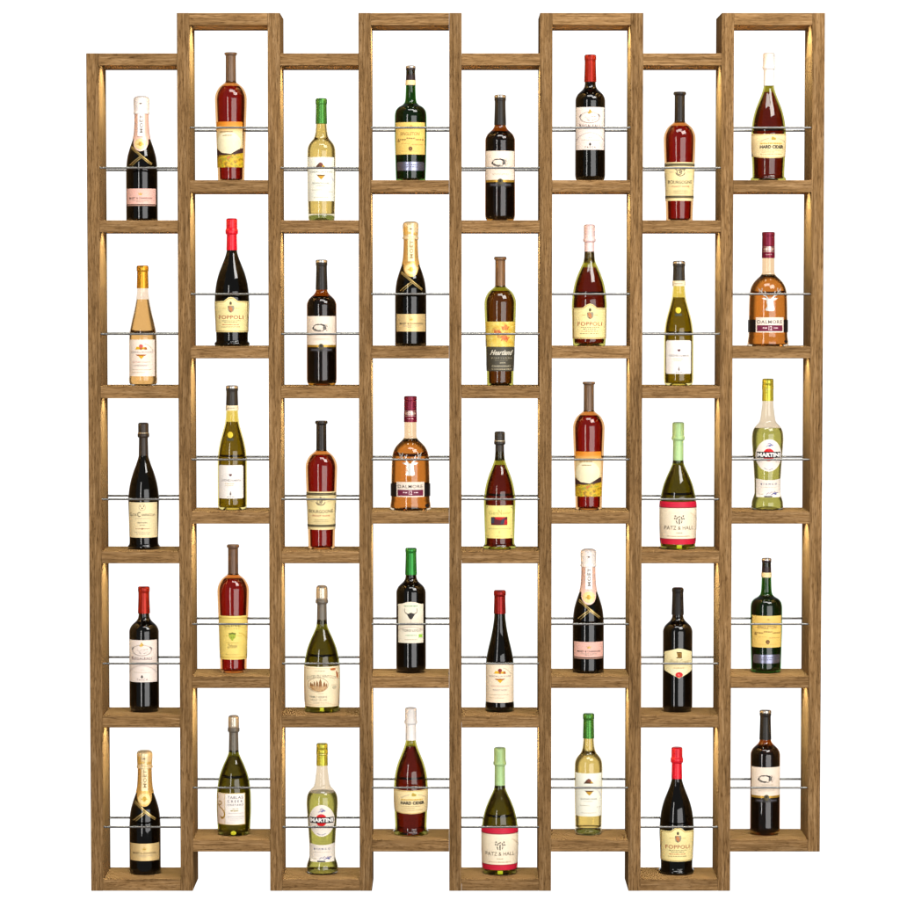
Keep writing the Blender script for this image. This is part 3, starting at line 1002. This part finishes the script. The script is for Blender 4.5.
def burgundy_white():
    b = Bottle('wine_bottle', BURGUNDY, 790, glass((232, 216, 140)), 8, 585, WINE_MOSS)
    c = b.cap('capsule', topcap(696, 824, 41, 38.5, 2.5, 30, 8), foil((46, 44, 40), .25, .4, .06))
    b.part('cap_top', [(808, 39), (809, 41.5), (822, 41), (826, 36), (828, 28), (828, 0)], plain('silver_top', (190, 186, 180), .3, .8), c)
    n = b.part('neck_band', [(660, 40.5), (660, 44), (694, 43), (694, 40)], paper((236, 224, 190)), None, smooth=False)
    b.wrap('neck_band_print', sh().lines(-28, 20, 676, 8, 2), SOFT_INK, 1, n, lambda h: 44)
    s = b.wrap('seal', sh().ell(-8, 500, 18, 20), ink((232, 206, 60)), 1)
    b.wrap('seal_mark', sh().ring(-8, 500, 12, 13, 2).stroke([(-8, 506), (-8, 492)], 2), ink((196, 160, 40)), 2, s)
    b.wrap('seal_shadow_band', sh().rect(-30, 14, 462, 478), ink((60, 62, 44)), .8, s)
    l = b.wrap('label', sh().poly([(-87, 84), (-82, 78), (72, 78), (77, 84), (77, 292), (70, 300), (-80, 300), (-87, 292)]), paper((244, 238, 232)), 1)
    b.wrap('heart', sh().poly([(-16, 238), (-10, 242), (-6, 239), (0, 242), (6, 238), (2, 231), (-5, 225), (-12, 231)]), ink((90, 34, 42)), 2, l)
    b.wrap('lettering', sh().text('LEONE', -38, 200, 54, 14, .006, spacing=1.1).text("D'ALMERITA", 26, 199, 68, 12, .004), ink((132, 124, 124)), 2, l)
    b.wrap('gold_print', sh().lines(-40, 20, 178, 6, 4).lines(-38, 12, 166, 5, 4), ink((222, 206, 160)), 2, l)
    b.wrap('foot_mark', sh().poly([(-9, 118), (-1, 118), (1, 104), (-5, 98), (-11, 104)]).ell(-5, 122, 3, 3, 8).lines(-26, 20, 90, 5, 3), ink((118, 108, 110)), 2, l)
    return b.root


def tablas():
    b = Bottle('wine_bottle', [(h * .955, r * .93) for h, r in ROUNDED], 700, G_GREEN, 9, 520, WINE_OLIVE, rot=-2)
    fo = b.cap('foil', mushroom(552, 688, 796, 33.5, 31, 40, 34, 30), foil((112, 106, 96), .3, .38, .06))
    b.part('foil_cap', [(716, 35), (722, 37), (785, 36), (794, 32), (799, 22), (800, 0)], foil((206, 196, 178), .6, .3, .08), fo)
    l = b.wrap('label', sh().rect(-106, 84, 76, 290), paper((248, 240, 232)), 1)
    b.wrap('left_panel', sh().rect(-104, -50, 80, 284), paper((240, 218, 196)), 1.6, l)
    b.wrap('gold_edges', sh().border(-106, 84, 76, 290, 4).rect(-50, -47, 80, 286), plain('edge_gold', (222, 190, 110), .4, .3), 2, l)
    b.wrap('ornament', sh().stroke([(-92, 226), (-84, 234), (-74, 230), (-72, 220), (-78, 210), (-90, 208), (-98, 216)], 6, 6).stroke([(-94, 206), (-86, 196), (-70, 184), (-56, 168), (-50, 148), (-56, 128), (-66, 120)], 6, 9).stroke([(-66, 120), (-78, 124), (-80, 136)], 8, 4).ell(-68, 122, 9, 8).stroke([(-102, 280), (-98, 250)], 4), plain('ornament_gold', (190, 148, 40), .35, .4), 2.4, l)
    b.wrap('lettering', sh().text('TABLAS', 20, 262, 100, 20, .006, spacing=1.15).text('CREEK', 20, 236, 102, 17, .006, spacing=1.5).text('VINEYARD', 20, 212, 104, 12, .004, spacing=1.3), ink((92, 88, 100)), 2, l)
    b.wrap('gold_print', sh().lines(2, 40, 186, 5, 2).lines(-10, 44, 172, 9, 3), ink((186, 172, 120)), 2, l)
    b.wrap('fine_print', sh().lines(-26, 72, 156, 4, 3).lines(-30, 74, 132, 6, 4).lines(-28, 66, 118, 4, 4).lines(-14, 44, 106, 4, 5).lines(-36, 20, 92, 3, 6), ink((196, 190, 190)), 2, l)
    b.wrap('base_mark', sh().ell(8, 22, 18, 14), plain('base_mark', (206, 206, 50), .3), 1.2)
    return b.root


def engraved():
    b = Bottle('wine_bottle', [(h, r * .985) for h, r in ROUNDED], 720, G_GREEN, 9, 545, WINE_OLIVE)
    fo = b.cap('foil', mushroom(584, 724, 836, 34, 32, 42, 37, 26), foil((116, 110, 100), .3, .38, .06))
    b.part('foil_cap', [(752, 37.5), (757, 39.5), (826, 38), (838, 33), (844, 22), (846, 0)], foil((214, 204, 184), .6, .3, .08), fo)
    l = b.wrap('label', sh().rect(-118, 118, 40, 310), paper((248, 230, 192)), 1)
    b.wrap('border', sh().border(-112, 112, 52, 300, 2.5), ink((222, 190, 150)), 1.8, l)
    b.wrap('arched_lettering', sh().text('COTES DU VENTOUX', 0, 234, 196, 20, .006, spacing=1.05, bend=14), ink((146, 142, 120)), 2, l)
    b.wrap('small_lettering', sh().lines(-44, 28, 282, 6, 3).lines(-20, 16, 132, 4, 3), SOFT_INK, 2, l)
    b.wrap('oval_frame', sh().ring(-22, 190, 68, 48, 3), ink((168, 142, 106)), 2, l)
    g = sh()
    for x, hh, w in ((-70, 32, 7), (-60, 24, 7), (-46, 40, 7), (-30, 46, 6), (-24, 38, 5), (-6, 56, 12), (20, 38, 9), (34, 28, 6)):
        g.poly([(x - w, 176), (x + w, 176), (x + w * .7, 176 + hh * .6), (x, 176 + hh), (x - w * .7, 176 + hh * .6)])
    b.wrap('cypress_trees', g, ink((150, 104, 58)), 2, l)
    b.wrap('hillside', sh().poly([(-82, 176), (-50, 184), (-10, 178), (30, 182), (40, 174), (20, 152), (-12, 144), (-18, 158), (-30, 146), (-62, 156)]), artwork('engraving', [(.4, (178, 128, 76)), (.55, (214, 176, 124))], 300, True), 2.4, l)
    b.wrap('lettering', sh().text('FAMILY RESERVE', -18, 108, 112, 14, .006).text('GRAND CRU VIN', -18, 88, 108, 11, .004), ink((142, 140, 122)), 2, l)
    b.wrap('fine_print', sh().lines(-50, 48, 72, 5, 3).lines(-56, 66, 62, 4, 6), SOFT_INK, 2, l)
    b.wrap('flower', sh().ell(76, 292, 18, 8).poly([(94, 282), (104, 268), (108, 244), (104, 222), (100, 236), (96, 262)]), ink((182, 100, 48)), 2, l)
    b.wrap('stamp', sh().ell(84, 170, 13, 11).lines(66, 102, 186, 4, 3), ink((206, 196, 164)), 2, l)
    b.wrap('base_mark', sh().rect(-10, 16, 12, 36), plain('base_mark', (196, 206, 50), .3), 1.2)
    return b.root


def vermouth():
    b = Bottle('vermouth_bottle', WAISTED, 850, glass((234, 224, 208)), 4, 545, VERMOUTH, floor=6, liquid_name='vermouth')
    c = b.cap('screw_cap', [(724, 39), (800, 37.5), (803, 39.5), (834, 38.5), (836, 36.5), (840, 38), (866, 37.5), (871, 34), (873, 28), (873, 0)], foil((190, 186, 64), .55, .3, .06))
    b.part('cap_bands', [(800, 38), (800, 40.5), (804, 40.5), (804, 38)], plain('band_gold', (240, 230, 140), .3, .6), c, smooth=False)
    up = 13
    l = b.wrap('label', sh().ell(0, 352 + up, 85, 108, 40), paper((242, 232, 220)), 1)
    b.wrap('red_disc', sh().ell(-2, 356 + up, 38, 42), ink((222, 18, 20)), 1.8, l)
    bar = b.wrap('black_bar', sh().rect(-78, 78, 336 + up, 376 + up), ink((24, 24, 30)), 2.4, l)
    b.wrap('lettering', sh().text('MARTINI', 0, 356 + up, 148, 27, .05, spacing=1.0), paper((250, 248, 244)), 3.2, bar)
    b.wrap('sketch', sh().stroke([(-20, 422), (-8, 432), (0, 424), (10, 438), (22, 428)], 4).stroke([(-10, 440), (2, 448), (14, 438), (26, 432)], 5).ell(4, 430, 9, 6).rect(-6, 2, 402, 405), ink((112, 116, 170)), 2, l)
    b.wrap('curved_print', sh().lines(-70, -46, 336 - 12, 3, 3).lines(40, 66, 324, 3, 3).ring(0, 340, 54, 70, 5, 12, 235, 262).ring(0, 340, 54, 70, 5, 12, 268, 300), ink((168, 164, 180)), 2, l)
    l2 = b.wrap('lower_label', sh().poly([(-78, 86), (82, 86), (84, 208), (30, 200), (-20, 200), (-80, 208)]), paper((240, 230, 218)), 1)
    b.wrap('lower_lettering', sh().text('BIANCO', 2, 174, 106, 12, .03, spacing=1.9), ink((82, 84, 128)), 2, l2)
    b.wrap('signature', sh().stroke([(-16, 104), (0, 118), (6, 108), (20, 124), (30, 110), (42, 126)], 4).stroke([(14, 102), (34, 110), (50, 118), (64, 116)], 5).ell(46, 108, 9, 6, 12), ink((96, 96, 150)), 2, l2)
    b.wrap('foot_print', sh().rect(-30, 24, 87, 95), ink((40, 40, 62)), 2, l2)
    b.wrap('fine_print', sh().lines(-62, -34, 107, 6, 3).lines(-50, 56, 152, 2, 4), SOFT_INK, 2, l2)
    return b.root


def green_whisky():
    b = Bottle('whisky_bottle', MAGNUM, 740, G_FOREST, 6, 512, liquid((88, 130, 60)), liquid_name='whisky')
    c = b.cap('capsule', topcap(668, 762, 32, 30, 2, 24, 8), foil((46, 36, 40), .3, .36, .05))
    b.part('cap_top', [(748, 31), (749, 33), (759, 32.5), (763, 29), (765.5, 22), (765.5, 0)], plain('silver_top', (196, 192, 188), .3, .8), c)
    b.part('neck_band', [(636, 33.2), (636, 35), (668, 33.5), (668, 31.5)], paper((232, 214, 160)), None, smooth=False)
    l = b.wrap('label', sh().rect(-98, 94, 174, 386), paper((240, 204, 110)), 1)
    b.wrap('lettering', sh().text('SINGLETON', -4, 310, 128, 22, .008, .2), ink((150, 112, 58)), 2, l)
    b.wrap('arched_lettering', sh().lines(-82, -30, 272, 10, 3).lines(-26, 30, 280, 9, 4).lines(34, 84, 272, 10, 5).lines(-84, -70, 262, 9, 3), ink((156, 120, 64)), 2, l)
    b.wrap('fine_print', sh().lines(-60, -8, 246, 4, 3).lines(10, 78, 240, 8, 4).lines(-56, 60, 196, 3, 5), ink((206, 168, 92)), 2, l)
    s = b.wrap('stamp', sh().ell(0, 212, 13, 14), ink((116, 76, 40)), 2, l)
    b.wrap('stamp_mark', sh().stroke([(-4, 218), (4, 210), (-2, 204)], 3), ink((200, 160, 90)), 2.8, s)
    b.wrap('stamp_above', sh().ell(4, 362, 8, 5, 10), ink((214, 170, 84)), 2, l)
    p = b.wrap('metal_plate', sh().poly([(-84, 68), (82, 68), (90, 76), (90, 118), (82, 126), (-84, 126), (-90, 118), (-90, 76)]), plain('plate', (150, 152, 176), .28, .85), 1.4)
    b.wrap('plate_lettering', sh().lines(-70, 72, 106, 5, 3).lines(-60, 64, 92, 5, 4), ink((84, 84, 104)), 2.2, p)
    return b.root


def stag_whisky():
    b = Bottle('whisky_bottle', DECANTER, 740, glass((240, 222, 198)), 4, 474, WHISKY, floor=7, liquid_name='whisky')
    c = b.cap('stopper', [(583, 44), (655, 42.5), (658, 41.5), (660, 42.5), (724, 42), (727, 40), (730, 43), (752, 43), (756, 38), (756, 0)], foil((116, 14, 48), .45, .32, .05))
    b.wrap('stopper_print', sh().poly([(-36, 640), (-30, 650), (-14, 652), (-8, 660), (8, 660), (14, 652), (30, 650), (36, 640), (24, 630), (-24, 630)]).lines(-22, 22, 606, 6, 3), plain('silver_print', (206, 178, 170), .3, .6), 1, c, lambda h: 43)
    b.wrap('stopper_bands', sh().rect(-42, 42, 622, 626).rect(-42, 42, 656, 659), plain('silver_print', (206, 178, 170), .3, .6), .8, c, lambda h: 43.2)
    bd = b.part('black_band', [(90, 132.6), (90, 133.2), (173, 133), (173, 132)], plain('black_band', (20, 16, 18), .4), None, smooth=False)
    l = b.wrap('label', sh().rect(-90, 92, 90, 190), paper((238, 222, 206)), 2.6)
    b.wrap('burgundy_panel', sh().rect(-82, 84, 98, 138), ink((112, 32, 62)), 3.4, l)
    b.wrap('lettering', sh().text('DALMORE', 0, 160, 162, 22, .008, spacing=1.12), ink((70, 62, 58)), 3.4, l)
    b.wrap('age_lettering', sh().text('12', 2, 119, 22, 28, .02).lines(-46, -20, 120, 8, 3).lines(24, 52, 120, 8, 4), paper((232, 206, 210)), 4.2, l)
    st = sh()
    st.poly([(-20, 312), (20, 312), (22, 290), (18, 264), (30, 240), (20, 232), (-20, 232), (-32, 240), (-18, 264), (-24, 290)])
    st.poly([(-20, 318), (-54, 318), (-38, 306), (-20, 304)]).poly([(20, 318), (54, 318), (38, 306), (20, 304)])
    for sg in (-1, 1):
        st.stroke([(sg * 12, 312), (sg * 26, 330), (sg * 44, 338), (sg * 54, 356), (sg * 50, 384)], 9, 4)
        st.stroke([(sg * 44, 340), (sg * 66, 352), (sg * 70, 378)], 6, 3)
        st.stroke([(sg * 30, 332), (sg * 30, 352), (sg * 36, 366)], 6, 3)
        st.stroke([(sg * 56, 360), (sg * 76, 386)], 5, 2)
    b.wrap('stag_emblem', st, plain('silver_stag', (226, 224, 216), .3, .55), 2)
    b.wrap('foot_mark', sh().ell(112, 30, 14, 12), ink((30, 24, 24)), 1)
    return b.root


def cider():
    b = Bottle('cider_bottle', [(h * .99, r * 1.0) for h, r in FLANGED], 740, G_OLIVE, 12, 590, WINE_PLUM, floor=16, liquid_name='cider')
    b.cap('foil', mushroom(632, 742, 850, 36, 35, 43, 39, 24), foil((250, 248, 246), .05, .4, .04))
    pts = [(-115, 312), (0, 306), (114, 312), (114, 160), (60, 152), (0, 149), (-60, 152), (-115, 162)]
    l = b.wrap('label', sh().poly([(-115, 312), (-60, 308), (0, 307), (60, 308), (114, 312), (114, 160), (60, 152), (0, 149), (-60, 152), (-115, 162)]), paper((248, 224, 168)), 1)
    b.wrap('gold_edge', sh().stroke([(-115, 308), (-60, 304), (0, 303), (60, 304), (114, 308)], 4).stroke([(-115, 166), (-60, 156), (0, 153), (60, 156), (114, 164)], 4), plain('edge_gold', (226, 190, 110), .4, .3), 2, l)
    b.wrap('apple', sh().ell(22, 278, 16, 9).ell(16, 286, 8, 6, 10).poly([(8, 270), (36, 270), (30, 282), (14, 282)]), ink((190, 164, 60)), 2, l)
    b.wrap('arc_print', sh().ring(20, 236, 92, 46, 4, 16, 28, 72).ring(20, 236, 92, 46, 4, 16, 108, 152), SOFT_INK, 2, l)
    b.wrap('gold_lettering', sh().lines(-64, 84, 246, 12, 3), ink((216, 178, 80)), 2, l)
    b.wrap('lettering', sh().text('HARD CIDER', 12, 224, 156, 22, .055, spacing=1.05), ink((46, 42, 40)), 2, l)
    b.wrap('fine_print', sh().lines(-62, 66, 202, 4, 3).lines(-56, 26, 190, 5, 4).lines(-62, 78, 176, 5, 5).lines(-56, -16, 166, 3, 6), ink((190, 168, 120)), 2, l)
    return b.root


def grand_noir():
    b = Bottle('wine_bottle', [(h * .97, r * 1.03) for h, r in CLOS], 720, G_OLIVE, 12, 560, WINE_PLUM, floor=16, rot=-2)
    c = b.cap('capsule', mushroom(588, 697, 783, 31, 29.5, 38, 35, 22), foil((52, 48, 44), .2, .4, .1))
    b.part('cap_ring', [(718, 34), (718, 37.5), (723, 37.5), (723, 34)], plain('pale_ring', (206, 196, 170), .4, .5), c, smooth=False)
    l = b.wrap('label', sh().rect(-88, 88, 75, 294), paper((248, 232, 140)), 1)
    b.wrap('lettering', sh().text('Gen', -40, 246, 58, 24, .004).text('N', 4, 252, 24, 36, .004).text('oir', 48, 246, 56, 20, .004), ink((196, 190, 110)), 2, l)
    pic = b.wrap('picture', sh().rect(-54, 52, 164, 218), ink((92, 24, 36)), 2, l)
    b.wrap('picture_red', sh().poly([(-30, 218), (40, 218), (34, 206), (6, 198), (-24, 202)]).rect(28, 52, 168, 200), ink((196, 24, 32)), 2.7, pic)
    b.wrap('picture_blue', sh().poly([(6, 170), (14, 196), (30, 210), (36, 200), (30, 172)]).rect(-54, -34, 176, 212), ink((56, 60, 76)), 3.3, pic)
    b.wrap('fine_print', sh().lines(-72, 74, 140, 6, 3).lines(-20, 22, 90, 4, 4).ell(0, 116, 4, 9, 10), ink((206, 196, 124)), 2, l)
    b.wrap('corner_dots', sh().ell(-80, 284, 3, 4, 8).ell(80, 280, 3, 6, 8).ell(-76, 88, 3, 3, 8).ell(78, 90, 3, 3, 8), ink((120, 104, 60)), 2, l)
    return b.root


def patz():
    b = Bottle('wine_bottle', ROUNDED, 740, G_GREEN, 9, 560, WINE_OLIVE)
    b.cap('foil', mushroom(570, 727, 845, 36, 35, 44, 39.5, 25), foil((176, 214, 150), .15, .4, .05))
    l = b.wrap('label', sh().rect(-124, 123, 36, 320), paper((250, 234, 206)), 1)
    b.wrap('red_band', sh().rect(-124, 123, 284, 320), ink((204, 26, 58)), 1.8, l)
    b.wrap('red_band', sh().rect(-124, 123, 36, 70), ink((204, 26, 58)), 1.8, l)
    b.wrap('dark_rule', sh().rect(-124, 123, 278, 284), ink((148, 40, 56)), 2.2, l)
    b.wrap('dark_rule', sh().rect(-124, 123, 70, 74), ink((148, 40, 56)), 2.2, l)
    g = sh()
    r = random.Random(11)
    for cx, ch in ((-26, 226), (-12, 216), (0, 222), (14, 216), (26, 226), (-18, 206), (0, 204), (18, 206), (-30, 210), (30, 208)):
        for k in range(3):
            a = r.uniform(0, 6.28)
            g.poly([(cx + 8 * math.cos(a), ch + 8 * math.sin(a)), (cx + 5 * math.cos(a + 2), ch + 5 * math.sin(a + 2)), (cx + 7 * math.cos(a + 3.6), ch + 7 * math.sin(a + 3.6))])
    g.stroke([(-20, 196), (-14, 176)], 6).stroke([(0, 200), (0, 172)], 7).stroke([(18, 196), (14, 178)], 5)
    b.wrap('vine_emblem', g, ink((84, 72, 62)), 2, l)
    b.wrap('lettering', sh().text('PATZ & HALL', 0, 147, 190, 25, .004, spacing=1.05), ink((112, 98, 78)), 2, l)
    b.wrap('fine_print', sh().lines(-20, 24, 113, 7, 3).lines(-76, -20, 91, 6, 4).lines(-12, 70, 91, 7, 5), ink((178, 158, 124)), 2, l)
    b.wrap('arc', sh().ring(20, 160, 112, 100, 4, 16, 10, 60), ink((222, 196, 166)), 1.6, l)
    b.wrap('base_mark', sh().rect(-16, 18, 8, 32), plain('base_mark', (190, 206, 40), .3), 1.2)
    return b.root


# ------------------------------------------------------------------ which bottle stands where
PROTO = {}
BUILD = {
    'rose': lambda: champagne(True), 'gold': lambda: champagne(False),
    'hockgold': lambda: hock(False), 'hockred': lambda: hock(True),
    'clos': clos, 'regal': regal, 'bison': bison, 'bull': bull, 'hexagon': hexagon, 'clear': clear_white,
    'landscape': landscape, 'yellow': yellow_label, 'bourgogne': bourgogne, 'maple': maple,
    'fopblack': lambda: foppoli(False), 'foppink': lambda: foppoli(True), 'burg': burgundy_white,
    'tablas': tablas, 'engraved': engraved, 'vermouth': vermouth, 'greenwhisky': green_whisky, 'stag': stag_whisky,
    'cider': cider, 'gennoir': grand_noir, 'patz': patz,
}
GRID = [
    ['rose', 'hockgold', 'clos', 'regal', 'gold'],
    ['landscape', 'fopblack', 'burg', 'yellow', 'tablas'],
    ['clear', 'bison', 'bourgogne', 'engraved', 'vermouth'],
    ['greenwhisky', 'gold', 'stag', 'bull', 'cider'],
    ['bison', 'maple', 'gennoir', 'hockred', 'patz'],
    ['regal', 'foppink', 'landscape', 'rose', 'clear'],
    ['bourgogne', 'burg', 'patz', 'hexagon', 'fopblack'],
    ['cider', 'stag', 'vermouth', 'greenwhisky', 'bison'],
]
LABELS = [
    ['pink-labelled champagne bottle with white cap, on the top shelf of the leftmost column',
     'pale amber wine bottle with shiny gold capsule and cream label',
     'black wine bottle with plain black foil neck and tall cream label',
     'dark wine bottle with red capsule, standing directly above a gold-foiled champagne bottle',
     'gold-foiled champagne bottle on the lowest shelf of the leftmost column'],
    ['red wine bottle with orange landscape label, directly above a red-foiled black bottle',
     'black wine bottle with bright red foil, directly above an olive green bottle',
     'olive green wine bottle with round yellow seal, directly below the red-foiled black bottle',
     'red wine bottle with brown capsule and yellow label showing a green grape bunch',
     'green wine bottle with grey foil and white label with a gold scroll ornament'],
    ['pale white-wine bottle with green capsule, on a top shelf',
     'dark wine bottle with ox sketch label, directly below the pale bottle with green capsule',
     'red wine bottle with black-banded cream label, directly below a dark bottle with ox sketch',
     'green wine bottle with grey foil and cream label with an oval tree engraving',
     'yellow-green vermouth bottle with round label, on the lowest shelf below the oval tree engraving'],
    ['dark green whisky bottle with yellow label and metal plate, on a top shelf',
     'gold-foiled champagne bottle directly below the dark green whisky bottle',
     'amber whisky bottle with silver stag, between a gold-foiled champagne and a green-capped bull bottle',
     'dark wine bottle with green capsule and bull head on its label',
     'dark red cider bottle with white foil, on a lowest shelf below the bull head bottle'],
    ['dark wine bottle with ox sketch label, on a top shelf',
     'brown wine bottle with yellow maple leaf label above a black label',
     'dark red wine bottle with black capsule and yellow label showing a small red picture',
     'dark wine bottle with red capsule sloping to a long neck and a cream emblem label',
     'green wine bottle with pale green foil and red-banded label, on a lowest shelf'],
    ['dark wine bottle with red capsule, on a top shelf above a pink-foiled bottle',
     'red wine bottle with pale pink foil and arched cream crest label',
     'red wine bottle with orange landscape label, directly below the pink-foiled bottle',
     'pink-labelled champagne bottle with white cap, directly above a pale bottle with green capsule',
     'pale white-wine bottle with green capsule, on the lowest shelf below a pink-labelled champagne'],
    ['red wine bottle with black-banded cream label, on a top shelf above an olive green bottle',
     'olive green wine bottle with round yellow seal, directly above the bottle with pale green foil',
     'green wine bottle with pale green foil and red-banded label, above the hexagonal label',
     'black wine bottle with cream hexagonal label and red seal',
     'black wine bottle with bright red foil, on the lowest shelf below the hexagonal label'],
    ['dark red cider bottle with white foil, on the top shelf of the rightmost column',
     'amber whisky bottle with silver stag, in the rightmost column above a yellow-green vermouth bottle',
     'yellow-green vermouth bottle with round label, directly below an amber stag whisky bottle',
     'dark green whisky bottle with yellow label and metal plate, directly below a vermouth bottle',
     'dark wine bottle with ox sketch label, on the lowest shelf of the rightmost column'],
]
GROUPS = {
    'rose': 'pink-labelled champagne bottles', 'gold': 'gold-foiled champagne bottles', 'regal': 'dark bottles with red capsules',
    'landscape': 'bottles with landscape labels', 'fopblack': 'black bottles with red foil', 'burg': 'olive green bottles with yellow seals',
    'clear': 'pale bottles with green capsules', 'bison': 'dark bottles with ox sketch labels', 'bourgogne': 'bottles with black-banded labels',
    'vermouth': 'vermouth bottles', 'greenwhisky': 'dark green whisky bottles', 'stag': 'stag whisky bottles', 'cider': 'cider bottles', 'patz': 'bottles with pale green foil',
}
CATS = {'rose': 'champagne bottle', 'gold': 'champagne bottle', 'vermouth': 'vermouth bottle', 'greenwhisky': 'whisky bottle', 'stag': 'whisky bottle', 'cider': 'cider bottle'}


def copy_tree(o, parent=None):
    c = o.copy()
    COL.objects.link(c)
    c.parent = parent
    for ch in list(o.children):
        copy_tree(ch, c)
    return c


YB = 0.0905
for c in range(NCOL):
    for r in range(5):
        k = GRID[c][r]
        if k in PROTO:
            o = copy_tree(PROTO[k])
        else:
            o = BUILD[k]()
            PROTO[k] = o
        jx = (random.random() - .5) * .002
        o.location = (col_x(c) + jx, YB + (random.random() - .5) * .003, ZT + high(c) - (r + 1) * H + .0002)
        o['label'] = LABELS[c][r]
        o['category'] = CATS.get(k, 'wine bottle')
        if k in GROUPS:
            o['group'] = GROUPS[k]
